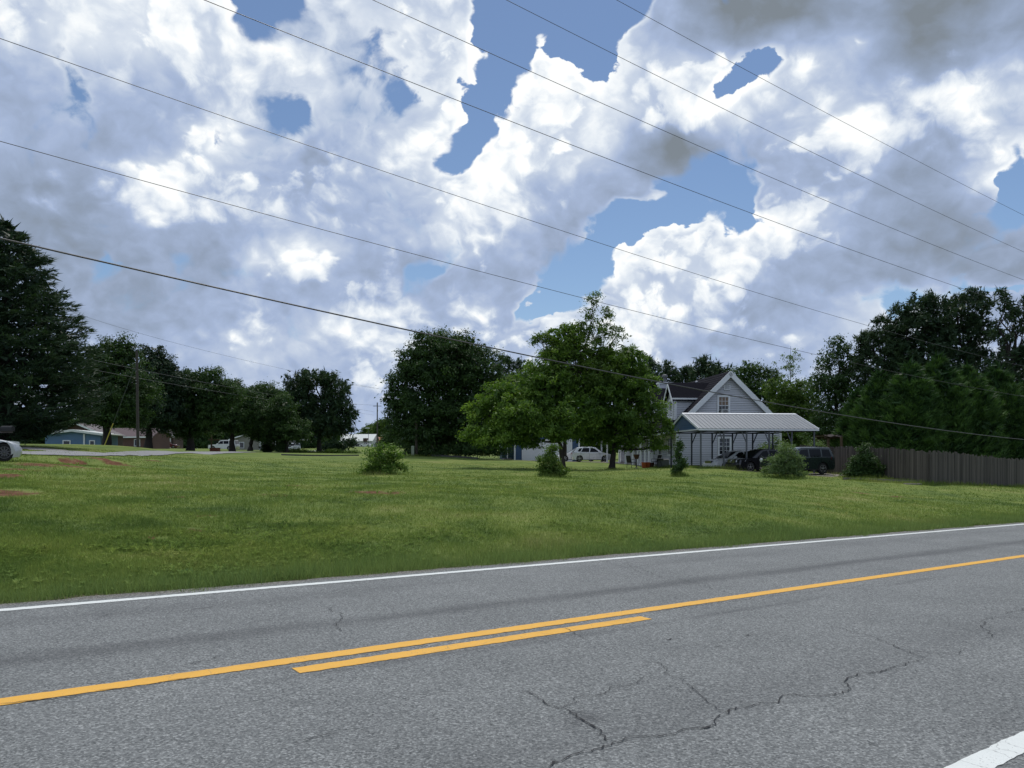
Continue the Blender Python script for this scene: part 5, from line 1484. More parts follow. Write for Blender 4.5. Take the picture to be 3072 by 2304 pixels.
MB().box(-.3, -.9, 1.75, 2.3, -.75, 1.85).build('shelf_board', pmat('pale_board', (.35, .36, .36), .7), perg)

# ------------------------------------------------------------------ clutter on and by the porch
def porch_pt(px, D): return on_ground(px, D)
terracotta = pmat('orange_plastic', (.42, .085, .03), .5, var=.08)
for i, (px, D, r_, h, lab) in enumerate([(644.0, 60.0, .20, .42, 'orange bucket left of its twin on the porch edge'), (647.8, 60.2, .18, .40, 'orange bucket right of its twin on the porch edge'), (651.5, 60.6, .22, .34, 'dark red tub beside the orange buckets')]):
    p = porch_pt(px, D)
    m = terracotta if i < 2 else pmat('dark_red_plastic', (.10, .022, .018), .5)
    o = empty('bucket', p); tag(o, lab, 'bucket', 'buckets by the porch')
    MB().lathe([(r_ * .78, 0), (r_, h), (r_ * 1.08, h), (r_ * 1.08, h + .03), (r_ * .93, h + .03), (r_ * .72, .04)], 14).build('tub', m, o, 40)
    MB().tube([(-r_, 0, h), (-r_ * .8, -.05, h - .12), (0, -r_ * 1.02, h - .2), (r_ * .8, -.05, h - .12), (r_, 0, h)], .008, 5).build('bail', dark_steel, o)
p = porch_pt(636.5, 59.5)
o = empty('pot_on_stand', p); tag(o, 'brown flower pot on a tall thin stand by the porch', 'plant pot')
MB().tube([(0, 0, 0), (0, 0, .72)], .025, 6).tube([(-.18, 0, 0), (0, 0, .12), (.18, 0, 0)], .02, 5).tube([(0, -.18, 0), (0, 0, .12), (0, .18, 0)], .02, 5).build('stand', dark_steel, o)
MB().lathe([(.13, .72), (.23, 1.02), (.25, 1.02), (.25, 1.08), (.20, 1.08), (.12, .78)], 14).build('pot', pmat('brown_clay', (.10, .045, .035), .8), o, 40)
def garden_chair(px, D, rz, lab):
    p = porch_pt(px, D); o = empty('garden_chair', p, rz); tag(o, lab, 'chair', 'dark chairs by the porch')
    MB().box(-.25, -.24, .42, .25, .24, .46).build('seat', black_mat, o)
    MB().hull8([(-.25, .22, .46), (.25, .22, .46), (.25, .26, .46), (-.25, .26, .46), (-.23, .36, .98), (.23, .36, .98), (.23, .40, .98), (-.23, .40, .98)]).build('backrest', black_mat, o)
    for sx in (-1, 1):
        for sy in (-1, 1): MB().tube([(sx * .23, sy * .22, .43), (sx * .26, sy * .27, 0)], .018, 5).build('leg', dark_steel, o)
        MB().tube([(sx * .27, .25, .68), (sx * .27, -.22, .66), (sx * .26, -.24, .44)], .02, 5).build('arm', dark_steel, o)
garden_chair(631.5, 60.5, 2.2, 'black garden chair left of the flower pot stand'); garden_chair(656.0, 60.3, -2.4, 'dark garden chair next to the grey box')
p = porch_pt(663, 60.0)
o = empty('storage_box', p, TURN); o.scale = (.75, .75, .85); tag(o, 'grey deck storage box near the house corner', 'box')
MB().box(-.55, -.3, .06, .55, .3, .72).build('body', pmat('grey_resin', (.13, .135, .14), .7), o)
MB().hull8([(-.58, -.33, .725), (.58, -.33, .725), (.58, .33, .725), (-.58, .33, .725), (-.52, -.2, .82), (.52, -.2, .82), (.52, .3, .82), (-.52, .3, .82)]).build('lid', pmat('grey_resin_lid', (.11, .115, .12), .7), o)
for sx in (-.5, .5): MB().box(sx - .05, -.28, 0, sx + .05, .28, .06).build('foot', black_mat, o)
p = porch_pt(658.8, 59.7)
o = empty('patio_table', p); tag(o, 'small round metal table between the chair and the grey box', 'table')
MB().lathe([(.38, .70), (.40, .71), (.40, .735), (.05, .74)], 18).build('table_top', pmat('grey_metal', (.2, .21, .22), .5, metal=.4), o, 40)
for k in range(3):
    a = k * 2.1; MB().tube([(.05 * math.cos(a), .05 * math.sin(a), .7), (.3 * math.cos(a), .3 * math.sin(a), 0)], .016, 5).build('leg', dark_steel, o)
# basketball hoop
p = on_ground(509, 82)
o = empty('basketball_hoop', p, math.radians(20)); tag(o, 'portable basketball hoop left of the garage', 'hoop')
MB().tube([(0, .5, 0), (0, .5, 1.9), (0, .1, 2.35)], .05, 7).build('pole', trim, o)
MB().box(-.55, .05, 2.0, .55, .09, 2.72).build('backboard', trim, o); MB().box(-.5, .04, 2.05, .5, .049, 2.66).build('backboard_panel', pmat('blue_grey_panel', (.08, .10, .2), .4), o)
MB().tube([(.23 * math.cos(a), -.22 + .23 * math.sin(a), 2.12) for a in np.linspace(0, 2 * math.pi, 17)], .014, 5).build('rim', terracotta, o)
MB().hull8([(-.5, .2, 0), (.5, .2, 0), (.5, 1.1, 0), (-.5, 1.1, 0), (-.4, .3, .18), (.4, .3, .18), (.4, 1.0, .18), (-.4, 1.0, .18)]).build('base', black_mat, o)
# posts under the big dark tree
p = on_ground(416.3, 73)
o = MB().tube([(0, 0, -.2), (0, 0, 3.4)], [.14, .12], 8).build('cut_off_post', BARK); o.location = p; tag(o, 'thick cut-off wooden post at the left under the big dark tree', 'post')
p = on_ground(412.8, 72.5)
o = empty('utility_pedestal', p); tag(o, 'small pale green utility pedestal beside the cut-off post', 'pedestal')
MB().box(-.13, -.13, -.05, .13, .13, .85).build('cabinet', pmat('pale_green_metal', (.28, .32, .24), .6), o); MB().hull8([(-.15, -.15, .85), (.15, -.15, .85), (.15, .15, .85), (-.15, .15, .85), (-.10, -.1, .98), (.10, -.1, .98), (.10, .1, .98), (-.10, .1, .98)]).build('cap', pmat('pale_green_metal', (.28, .32, .24)), o)
p = on_ground(437, 73.5)
o = MB().hull8([(-.06, -.04, -.05), (.06, -.04, -.05), (.06, .04, -.05), (-.06, .04, -.05), (-1.62, .6, 3.25), (-1.50, .6, 3.25), (-1.50, .68, 3.25), (-1.62, .68, 3.25)]).build('leaning_board', pmat('pale_old_timber', (.22, .20, .17), .9, var=.2)); o.location = p; tag(o, 'long board leaning in the shade of the big dark tree', 'board')
# kerb / low wall pieces at the back of the lawn
low_wall = pmat('old_concrete_kerb', (.10, .10, .095), .95, var=.2)
for (pa, pb, lab) in [((282, 88), (332, 84), 'left piece of the long low kerb on the far lawn'), ((333, 84), (358, 80), 'right piece of the long low kerb on the far lawn'), ((432, 73), (478, 72), 'pale low kerb in the grass under the big dark tree')]:
    a, b = Vector(on_ground(*pa)), Vector(on_ground(*pb)); d = b - a; n = Vector((-d.y, d.x, 0)).normalized() * .12
    nseg = 8; m = MB()
    for k in range(nseg):
        q0, q1 = a + d * (k / nseg), a + d * ((k + 1) / nseg - .004)
        q0.z, q1.z = gz(q0.x, q0.y), gz(q1.x, q1.y)
        m.hull8([tuple(v + Vector((0, 0, -.1)) - a) for v in (q0 - n, q1 - n, q1 + n, q0 + n)] + [tuple(v + Vector((0, 0, .16)) - a) for v in (q0 - n, q1 - n, q1 + n, q0 + n)])
    o = m.build('low_kerb', low_wall); o.location = a; tag(o, lab, 'kerb', 'low kerbs')

# ------------------------------------------------------------------ houses far left and far off
def plain_house(name, label, px, D, w, dep, h, rise, wallm, roofm, wins=(), gable_front=True, rz=0.0, cat='house', porch=None, zoff=0.0, trimm=trim):
    p = on_ground(px, D); p.z += zoff
    o = empty(name, p, rz); tag(o, label, cat)
    if gable_front: MB().prism([(-w / 2, -.3), (w / 2, -.3), (w / 2, h), (0, h + rise), (-w / 2, h)], 'y', 0, dep).build('wall', wallm, o)
    else: MB().prism([(0, -.3), (dep, -.3), (dep, h), (dep / 2, h + rise), (0, h)], 'x', -w / 2, w / 2).build('wall', wallm, o)
    rf_ = None
    for s in (-1, 1):
        P = []
        for l in (.02, .16):
            if gable_front:
                for (d, y) in ((0, -.4), (w / 2 + .4, -.4), (w / 2 + .4, dep + .4), (0, dep + .4)): P.append((s * d, y, h + rise - d * rise / (w / 2) + l))
            else:
                for (d, x) in ((0, -w / 2 - .4), (dep / 2 + .5, -w / 2 - .4), (dep / 2 + .5, w / 2 + .4), (0, w / 2 + .4)): P.append((x, dep / 2 + s * d, h + rise - d * rise / (dep / 2) + l))
        rf_ = MB().hull8(P).build('roof', roofm, o)
        P = []
        for l in (-.12, .14):
            if gable_front:
                for (d, y) in ((0, -.47), (w / 2 + .4, -.47), (w / 2 + .4, -.41), (0, -.41)): P.append((s * d, y, h + rise - d * rise / (w / 2) + l))
            elif s == -1:
                for (x, y) in ((-w / 2 - .4, -.58), (w / 2 + .4, -.58), (w / 2 + .4, -.52), (-w / 2 - .4, -.52)): P.append((x, y, h + rise - (dep / 2 + .5) * rise / (dep / 2) + l))
        if P: MB().hull8(P).build('fascia', trimm, rf_)
    for (x, z0, z1, ww) in wins:
        wn = MB().box(x - ww / 2, -.06, z0, x + ww / 2, -.002, z1).build('window', trimm, o)
        MB().box(x - ww / 2 + .13, -.075, z0 + .13, x + ww / 2 - .13, -.061, z1 - .13).build('pane', glass, wn)
    return o
brick_brown = pmat('brown_brick', (.085, .055, .048), .9, var=.15, vscale=6)
brick_red = pmat('red_brown_brick', (.13, .075, .065), .9, var=.15, vscale=6)
grey_roof = pmat('grey_shingles', (.17, .15, .155), .9, var=.2, vscale=5)
plum_roof = pmat('plum_grey_roof', (.115, .085, .09), .9, var=.2, vscale=5)
white_wall = pmat('white_painted_wall', (.60, .61, .61), .7, var=.06)
pale_roof = pmat('pale_steel_roof', (.62, .65, .62), .5, var=.06)
bright_blue = pmat('bright_blue_siding', (.11, .20, .34), .6, var=.08, vscale=2)  # own brighter blue of the low outbuilding
plain_house('blue_outbuilding', 'low blue building with white corner trim beyond the grass bank on the left', 73, 98, 6.6, 6, 2.8, .45, bright_blue, pale_roof, [(-.75, 1.25, 2.05, .95), (2.3, 1.25, 2.05, .7)], True, math.radians(8), 'building', zoff=-.95)
MB().box(1.25, -.10, .0, 1.45, -.002, 2.85).build('corner_trim', trim, bpy.data.objects['blue_outbuilding'])
o = plain_house('brown_gabled_house', 'brown gabled house with white eaves behind the low blue building', 77, 118, 7.2, 9, 2.3, 1.6, brick_brown, grey_roof, [], True, math.radians(8), zoff=.0)
plain_house('brick_house', 'long reddish brown brick house to the left of the utility pole foot', 124, 152, 11.0, 8, 2.6, 1.6, brick_red, plum_roof, [(-1.5, .6, 2.0, 1.3), (2.6, .6, 2.0, 1.2)], False, 0, zoff=-.2)
o = plain_house('white_porch_house', 'small house with white porch columns right of the utility pole', 162, 176, 5.0, 7, 2.7, 1.4, brick_brown, grey_roof, [(1.2, .5, 2.2, 1.4), (-.6, .5, 2.2, 1.2)], False, math.radians(6))
for x in (-2.4, -1.2, .3, 2.2): MB().box(x - .13, -1.4, 0, x + .13, -1.14, 2.55).build('column', white_wall, o)
MB().hull8([(-2.8, -1.6, 2.5), (2.8, -1.6, 2.5), (2.8, 0, 2.7), (-2.8, 0, 2.7), (-2.8, -1.6, 2.75), (2.8, -1.6, 2.75), (2.8, 0, 3.1), (-2.8, 0, 3.1)]).build('porch_roof', white_wall, o)
o = plain_house('pale_cottage', 'cottage with pale gable and open carport behind the white utility vehicle', 252, 200, 12.5, 9, 2.8, 1.7, pmat('tan_vinyl', (.22, .215, .19), .8), grey_roof, [(-3.0, .5, 2.1, 1.4)], True, math.radians(-14))
MB().box(2.2, -.08, .0, 4.0, -.03, 2.3).build('door', white_wall, o)
for x in (4.6, 7.0, 9.5, 12.4): MB().box(x - .2, -.6, 0, x + .2, -.2, 2.6).build('carport_column', white_wall, o)
MB().box(6.3, -.7, 2.6, 12.8, 6, 2.95).build('carport_roof', white_wall, o)
plain_house('long_white_roofed_house', 'long low house with white roof seen through the pine boughs', 330, 312, 16, 10, 2.4, 2.8, white_wall, pale_roof, [(-4, .6, 2, 1.6), (3, .6, 2, 1.6)], False, math.radians(3))
o = plain_house('white_gabled_house', 'far white house with pale roof and small dark gable by the street lamp', 359, 325, 11.5, 10, 2.6, 2.7, white_wall, pale_roof, [(-2.5, .6, 2, 1.6), (3, .6, 2, 1.8)], False, math.radians(-8))
MB().prism([(2.2, 2.2), (3.8, 2.2), (3.8, 3.6), (2.2, 3.6)], 'y', -1.2, 1.0).build('dark_gable', brick_brown, o)
plain_house('orange_roofed_building', 'far low building with orange brown roof right of the street lamp', 379, 330, 9.0, 9, 2.2, 1.9, pmat('tan_wall', (.32, .27, .2), .8), pmat('orange_roof', (.36, .16, .08), .85, var=.12), [(-2, .6, 1.8, 1.5)], False, 0)

# ------------------------------------------------------------------ poles, sign post, mailbox
pole_wood = pmat('grey_pole_wood', (.075, .066, .060), .95, var=.2, vscale=4, bump=.5, streak=(1, 1, .1))
p = on_ground(138, 75)
o = empty('utility_pole', p); tag(o, 'bare grey wooden utility pole among the left trees', 'pole')
MB().tube([(0, 0, -.3), (-.05, 0, 4), (-.12, 0, 9.4)], [.15, .135, .11], 10).build('shaft', pole_wood, o, 40)
MB().lathe([(.09, 0), (.10, .02), (.10, .10), (.03, .12)], 8, (-.12, 0, 9.4)).build('cap', dark_steel, o)
for zz in (7.4, 6.5, 6.2):
    MB().tube([(-.1, -.12, zz), (-.1, -.25, zz)], .035, 6).build('insulator', pmat('porcelain', (.4, .4, .4), .3), o)
gy0 = Vector(on_ground(104.5, 77)); gy0.z -= .05
gtop = Vector((p.x - .1, p.y, p.z + 8.4)); gm = gy0 + (gtop - gy0) * .27
gw_ = empty('guy_wire', gy0); tag(gw_, 'slanting guy wire with a yellow guard left of the utility pole', 'guy wire')
MB().tube([(0, 0, 0), tuple(gtop - gy0)], .018, 5).build('strand', steel_post, gw_)
MB().tube([(0, 0, .05), tuple(gm - gy0)], .045, 6).build('guard', pmat('yellow_plastic_guard', (.52, .44, .09), .5), gw_)
p = on_ground(377.3, 202)
o = empty('utility_pole', p); tag(o, 'far utility pole in the gap beside the big dark tree', 'pole')
MB().tube([(0, 0, -.3), (0, 0, 12.2)], [.2, .14], 8).build('shaft', pole_wood, o)
MB().box(-1.1, -.06, 11.2, 1.1, .06, 11.34).build('crossarm', pole_wood, o)
p = on_ground(368.4, 250)
o = empty('street_lamp', p); tag(o, 'street lamp with pale head in front of the far houses', 'street lamp')
MB().tube([(0, 0, -.2), (0, 0, 6.2), (-.1, -.3, 6.5), (-.2, -1.0, 6.6)], [.09, .06, .05, .04], 7).build('pole', steel_post, o)
MB().hull8([(-.95, -1.5, 6.42), (.65, -1.5, 6.42), (.65, -.8, 6.42), (-.95, -.8, 6.42), (-.7, -1.4, 6.68), (.4, -1.4, 6.68), (.4, -.9, 6.68), (-.7, -.9, 6.68)]).build('lamp_head', pale_roof, o)
p = on_ground(215, 110)
o = empty('sign_post', p); tag(o, 'wooden sign post with an arm on a red brick base beside the side road', 'sign post')
br_ = MB().box(-.62, -.4, -.1, .62, .4, .50).build('brick_base', pmat('red_brick', (.20, .065, .045), .9, var=.2, vscale=7), o)
MB().box(-.66, -.44, .50, .66, .44, .57).build('capping', pmat('red_brick', (.20, .065, .045)), br_)
MB().box(-.60, -.09, .57, -.42, .09, 2.35).build('post', wood, o); MB().hull8([(-.63, -.12, 2.35), (-.39, -.12, 2.35), (-.39, .12, 2.35), (-.63, .12, 2.35), (-.53, -.02, 2.55), (-.49, -.02, 2.55), (-.49, .02, 2.55), (-.53, .02, 2.55)]).build('finial', wood, o)
MB().box(-.95, -.07, 1.62, .62, .07, 1.78).build('arm', wood, o); MB().box(-.2, -.04, 1.2, .5, .04, 1.55).build('sign_board', pmat('dark_sign_board', (.03, .04, .035), .6), o)
p = on_ground(8, 40)
o = empty('mailbox', p, math.radians(80)); tag(o, 'dark mailbox on a wooden post behind the silver car at the left edge', 'mailbox')
MB().box(-.32, .32, -.2, -.20, .44, 1.58).build('post', pole_wood, o); MB().box(-.30, -.5, .98, -.22, .42, 1.06).build('arm', pole_wood, o)
bx_ = [(-.12, 0), (.12, 0), (.12, .16), (.085, .24), (0, .28), (-.085, .24), (-.12, .16)]
mb_ = MB().prism([(a - .26, b + 1.07) for a, b in bx_], 'y', -.55, .12).build('box', black_mat, o)
MB().box(-.145, -.38, 1.14, -.137, -.25, 1.23).build('number_plate', trim, mb_)

# ------------------------------------------------------------------ overhead wires (real curves hung parallel to the road)
wire_mat = pmat('dark_wire', (.075, .075, .08), .5, var=.05)
def wire(label, pts, n0, rad, s_pad=18.0):
    S, Zs = [], []
    for (px, py) in pts:
        px, py = px / 3.0, py / 3.0
        k = (px - 512) / F
        D = n0 / (RDX - RDY * k)
        S.append(RDX * k * D + RDY * D); Zs.append(EYE + (HOR - py) / F * D)
    c = np.polyfit(S, Zs, 2)
    ss = np.linspace(min(S) - s_pad, max(S) + s_pad, 60)
    P = [(*road_xy(s, n0), float(np.polyval(c, s))) for s in ss]
    o = MB().tube(P, rad, 6).build('overhead_wire', wire_mat); tag(o, label, 'wire', 'overhead wires')
    return o
wire('thin wire from the left edge near the top, ending right above the tall pines', [(0, 115), (1000, 461), (1703, 700), (2400, 917), (2600, 975), (3072, 1099)], 17.0, .0066)
wire('thin wire next below, passing the top of the open-crowned tree', [(0, 424), (1000, 696), (1477, 823), (1734, 893), (2400, 1052), (3072, 1190)], 17.3, .0068)
wire('lowest of the four thin wires that leave through the top edge', [(617, 0), (1000, 155), (1100, 194), (2100, 583), (2768, 823), (2924, 879)], 15.0, .0075)
wire('second of the four thin wires that leave through the top edge, counted from below', [(1119, 0), (1972, 383), (2100, 440), (3026, 823), (3072, 840)], 15.6, .0075)
wire('third of the four thin wires that leave through the top edge, counted from below', [(1520, 0), (1972, 228), (2100, 291), (3072, 756)], 16.2, .0075)
wire('highest wire, crossing only the upper right corner', [(1850, 0), (1972, 66), (2500, 350), (3072, 646)], 16.8, .0075)
wire('thick black cable crossing in front of the trees and the house', [(0, 715), (482, 823), (900, 918), (1536, 1061), (2400, 1222), (3072, 1319)], 16.6, .0165)
pale_wire = pmat('grey_wire', (.13, .13, .135), .5, var=.05)
def wire_between(label, pts, rad):
    """pts: (px, py) in 3072 picture units and distance"""
    P = [at(x / 3, y / 3, D) for x, y, D in pts]
    t_ = np.linspace(0, 1, len(P)); tt = np.linspace(-.03, 1.0, 50)
    A = np.array([tuple(p) for p in P]); deg = min(2, len(P) - 1)
    Q = np.stack([np.polyval(np.polyfit(t_, A[:, k], deg), tt) for k in range(3)], 1)
    o = MB().tube([tuple(q) for q in Q], rad, 5).build('service_wire', pale_wire); tag(o, label, 'wire', 'service wires on the left'); return o
wire_between('faint highest service wire over the left trees', [(14, 857, 70), (400, 990, 100), (768, 1091, 135), (1137, 1166, 175)], .016)
wire_between('upper of two service wires crossing the utility pole', [(0, 999, 58), (413, 1098, 75), (740, 1175, 110), (1131, 1236, 200)], .016)
wire_between('lower of two service wires crossing the utility pole', [(0, 1036, 58), (413, 1126, 75), (740, 1192, 110), (1131, 1246, 200)], .016)
wire_between('short wire in the gap above the far utility pole', [(1031, 1150, 170), (1080, 1158, 180), (1137, 1166, 195)], .02)
wire_between('middle wire in the gap left of the far utility pole', [(985, 1206, 170), (1060, 1212, 185), (1132, 1216, 200)], .02)

# ------------------------------------------------------------------ vehicles
tyre_mat = pmat('tyre_rubber', (.016, .016, .017), .85, var=.15)
alloy = pmat('alloy_wheel', (.45, .46, .47), .3, metal=.8, var=.05)
dark_alloy = pmat('dark_alloy_wheel', (.12, .12, .125), .35, metal=.7, var=.05)
lamp_clear = pmat('clear_lamp', (.50, .53, .55), .08, var=.1, spec=.7)
lamp_red = pmat('red_lamp', (.25, .012, .012), .15, var=.1)
chrome = pmat('chrome', (.6, .61, .62), .12, metal=1.0, var=.03)
car_black = pmat('black_trim', (.014, .014, .015), .55, var=.1)
car_glass = pmat('car_glass', (.005, .007, .009), .06, var=.03, spec=.22)
def paint(name, c, metal=.25): return pmat(name, c, .28, metal=metal, var=.03, vscale=1.5, spec=.5, coat=.8)
P_SILVER = paint('silver_paint', (.66, .67, .69), .1); P_PALE = paint('pale_silver_paint', (.80, .83, .82), 0); P_WHITE = paint('white_paint', (.74, .75, .76), 0)
P_BLACK = paint('black_paint', (.010, .010, .013), .1); P_GREEN = paint('dark_green_paint', (.012, .022, .020), .2); P_RED = paint('dark_red_paint', (.10, .018, .022), .2)
P_PEARL = paint('pearl_paint', (.54, .56, .59), .2); P_DARK = paint('dark_grey_paint', (.02, .022, .025), .2)

def wheel(parent, x, y, r, w, side, spokes=5, rim=alloy, steer=0.0):
    wh = empty('wheel', (x, y, r)); wh.parent = parent; wh.rotation_euler = (0, 0, steer)
    o = side * w / 2
    prof = [(r * .66, -w * .46), (r * .9, -w * .5), (r * .985, -w * .36), (r, 0), (r * .985, w * .36), (r * .9, w * .5), (r * .66, w * .46)]
    MB().lathe(prof, 22, axis='y').build('tyre', tyre_mat, wh, 40)
    m = MB(); rr = r * .66
    f = side * (w * .46 + .022)
    m.lathe([(rr, f - side * .05), (rr, f + side * .006), (rr * .9, f + side * .006), (rr * .88, f - side * .04)], 22, axis='y')
    m.lathe([(rr * .2, f - side * .05), (rr * .2, f), (rr * .12, f + side * .012)], 12, axis='y')
    for k in range(spokes):
        a = 2 * math.pi * k / spokes + .3
        ca, sa = math.cos(a), math.sin(a)
        def pt(rad, off, yy): return (ca * rad - sa * off, yy, sa * rad + ca * off)
        s0, s1 = rr * .15, rr * (.11 if spokes <= 6 else .065)
        m.hull8([pt(rr * .12, -s0, f - side * .04), pt(rr * .93, -s1, f - side * .03), pt(rr * .93, s1, f - side * .03), pt(rr * .12, s0, f - side * .04),
                 pt(rr * .12, -s0, f), pt(rr * .93, -s1, f), pt(rr * .93, s1, f), pt(rr * .12, s0, f)])
    m.build('rim', rim, wh, 30)
    MB().lathe([(rr * .92, f - side * .075), (rr * .92, f - side * .06), (.02, f - side * .06)], 18, axis='y').build('brake_disc', car_black, wh)
    return wh

def car(name, label, px, D, heading, sp, body, cat='car', group=None, loc=None, rim=alloy, spokes=5, detail=True, lift=0.0):
    """sp: measures of one car; x runs from the front bumper (0) to the rear (L)"""
    L, W, r, clr = sp['L'], sp['W'], sp['r'], sp.get('clr', .2)
    p = loc if loc is not None else on_ground(px, D)
    root = empty(name, p, math.radians(heading)); root.location.z += lift
    tag(root, label, cat, group)
    X = lambda x: L / 2 - x
    xf, xr = sp['xf'], sp['xf'] + sp['wb']; ra = r + sp.get('gap', .055)
    low = [(sp.get('chin', .10), clr + .02)]
    for xc in (xf, xr):
        a0 = math.asin(max(-1, min(1, (clr - r) / ra)))
        for k in range(11):
            a = math.pi - a0 + (2 * a0 - math.pi) * k / 10
            low.append((xc + ra * math.cos(a), r + ra * math.sin(a)))
    low.append((L - .10, clr + .04))
    top = sp['top']                       # rear to front, over the deck and the bonnet
    out = low + top
    nb = len(low); n = len(out)
    ei, ti = sp.get('round', .20), sp.get('tuck', .05)
    layers = [(-1, 1.0), (-.93, .42), (-.72, .10), (0, 0), (.72, .10), (.93, .42), (1, 1.0)]
    mb = MB(); vs = []
    for (fy, k) in layers:
        for i, (x, z) in enumerate(out):
            wf = max(0, 1 - x / .95) ** 1.5; wr = max(0, 1 - (L - x) / .8) ** 1.5
            xx = x + ei * k * wf - ei * .8 * k * wr
            zz = z - ti * k if i >= nb else z
            yy = fy * W / 2 * (1 - .035 * max(0, min(1, (.42 - z) / .3))) * (1 - .03 * max(0, min(1, (z - .72) / .3)))
            vs.append((X(xx), yy, zz))
    fs = [tuple(range(n)), tuple(range((len(layers) - 1) * n, len(layers) * n))]
    for l in range(len(layers) - 1):
        for i in range(n):
            j = (i + 1) % n
            fs.append((l * n + i, l * n + j, (l + 1) * n + j, (l + 1) * n + i))
    mb.add(vs, fs)
    bd = mb.build('body', body, root, 32)
    MB().box(X(L - .3), -W / 2 + .28, clr + .02, X(.3), W / 2 - .28, clr + .45).build('underbody', car_black, root)
    # cabin
    gh = sp['gh']; zb = min(z for x, z in gh); zt = max(z for x, z in gh)
    hw = lambda z: (W / 2 - .05) - sp.get('tumble', .17) * (z - zb) / (zt - zb)
    m = len(gh); vs = []
    for f, k in ((-1, 0), (-.86, 1), (0, 1.35), (.86, 1), (1, 0)):
        vs += [(X(x), f * hw(z), z + (.03 * k if z > zt - .12 else 0)) for x, z in gh]
    fs = [tuple(range(m)), tuple(range(4 * m, 5 * m))]
    for l in range(4):
        for i in range(m):
            j = (i + 1) % m; fs.append((l * m + i, l * m + j, (l + 1) * m + j, (l + 1) * m + i))
    cab = MB().add(vs, fs).build('cabin', body, root, 32)
    for s in (-1, 1):
        for poly in sp['win']:
            vs = [(X(x), s * (hw(z) + .006), z) for x, z in poly] + [(X(x), s * (hw(z) - .02), z) for x, z in poly]
            k = len(poly)
            MB().add(vs, [tuple(range(k)), tuple(range(k, 2 * k))] + [(i, (i + 1) % k, (i + 1) % k + k, i + k) for i in range(k)]).build('window', car_glass, root)
    def screen(nm, a, b, shrink=.07):
        (x0, z0), (x1, z1) = a, b
        dx, dz = x1 - x0, z1 - z0; l = math.hypot(dx, dz); nxn, nzn = -dz / l, dx / l
        if nzn < 0: nxn, nzn = -nxn, -nzn
        q0 = (x0 + dx * .05, z0 + dz * .05); q1 = (x0 + dx * .93, z0 + dz * .93)
        vs = []
        for off in (.012, .038):
            for (q, wv) in ((q0, hw(q0[1]) - shrink), (q1, hw(q1[1]) - shrink)):
                for f in (-1, 1): vs.append((X(q[0] + nxn * off), f * wv, q[1] + nzn * off))
        MB().hull8([vs[0], vs[1], vs[3], vs[2], vs[4], vs[5], vs[7], vs[6]]).build(nm, car_glass, root)
    screen('windscreen', gh[0], gh[1]); screen('rear_window', gh[-1], gh[-2])
    for xc in (xf, xr):
        for s in (-1, 1): wheel(root, X(xc), s * (W / 2 - .115), r, .21, s, spokes, rim)
    # lamps, grille, bumpers
    zl = sp['lamp_z']
    for s in (-1, 1):
        if sp.get('round_lamp'):
            MB().lathe([(.13, 0), (.13, .05), (.10, .075), (.02, .085)], 14, (X(.04), s * (W / 2 - .27), zl), 'x').build('headlight', lamp_clear, root, 40)
        else:
            a0, a1 = sp.get('lamp', (.10, .52))
            w0 = W / 2 * .985
            MB().hull8([(X(a0 + .02), s * (w0 - .34), zl - .07), (X(a1), s * (w0 + .012), zl - .02), (X(a1 - .02), s * (w0 - .03), zl - .02), (X(a0 + .10), s * (w0 - .34), zl - .07),
                        (X(a0 + .06), s * (w0 - .34), zl + .06), (X(a1 + .10), s * (w0 + .006), zl + .09), (X(a1 + .06), s * (w0 - .03), zl + .09), (X(a0 + .14), s * (w0 - .34), zl + .06)]).build('headlight', lamp_clear, root)
        zr = sp.get('tail_z', .85)
        MB().box(X(L - .02), s * (W / 2 - .30) - (.13), zr - .10, X(L - .20), s * (W / 2 - .30) + .13 + .0, zr + .10).build('tail_light', lamp_red, root) if False else \
            MB().hull8([(X(L - .015), s * (W / 2 - .36), zr - .09), (X(L - .33), s * (W / 2 - .004), zr - .09), (X(L - .33), s * (W / 2 - .06), zr - .09), (X(L - .10), s * (W / 2 - .36), zr - .09),
                        (X(L - .03), s * (W / 2 - .36), zr + .10), (X(L - .30), s * (W / 2 - .004), zr + .10), (X(L - .30), s * (W / 2 - .06), zr + .10), (X(L - .10), s * (W / 2 - .36), zr + .10)]).build('tail_light', lamp_red, root)
        xm, zm = sp['mirror']
        MB().hull8([(X(xm), s * (W / 2 - .06), zm), (X(xm + .10), s * (W / 2 - .06), zm), (X(xm + .12), s * (W / 2 + .15), zm), (X(xm + .02), s * (W / 2 + .15), zm),
                    (X(xm + .03), s * (W / 2 - .06), zm + .10), (X(xm + .11), s * (W / 2 - .06), zm + .10), (X(xm + .13), s * (W / 2 + .13), zm + .14), (X(xm + .05), s * (W / 2 + .13), zm + .14)]).build('mirror', body, root)
        if detail:
            for x in sp.get('seams', ()):
                MB().box(X(x) - .006, min(s * (W / 2 - .02), s * (W / 2 + .0035)), clr + .12, X(x) + .006, max(s * (W / 2 - .02), s * (W / 2 + .0035)), sp['belt'] - .03).build('door_seam', car_black, root)
            for x in sp.get('handles', ()):
                MB().box(X(x) - .10, min(s * (W / 2 - .02), s * (W / 2 + .03)), sp['belt'] - .17, X(x) + .10, max(s * (W / 2 - .02), s * (W / 2 + .03)), sp['belt'] - .13).build('door_handle', body, root)
            MB().box(X(L - .55), min(s * (W / 2 - .05), s * (W / 2 + .006)), clr, X(.6), max(s * (W / 2 - .05), s * (W / 2 + .006)), clr + .06).build('sill', car_black, root)
    g0, g1 = sp.get('grille', (zl - .12, zl + .06))
    gw_ = W / 2 - .50
    gr = MB().box(X(sp.get('gx', .05)), -gw_, g0, X(.20), gw_, g1).build('grille', car_black, root)
    ns = sp.get('slats', 4)
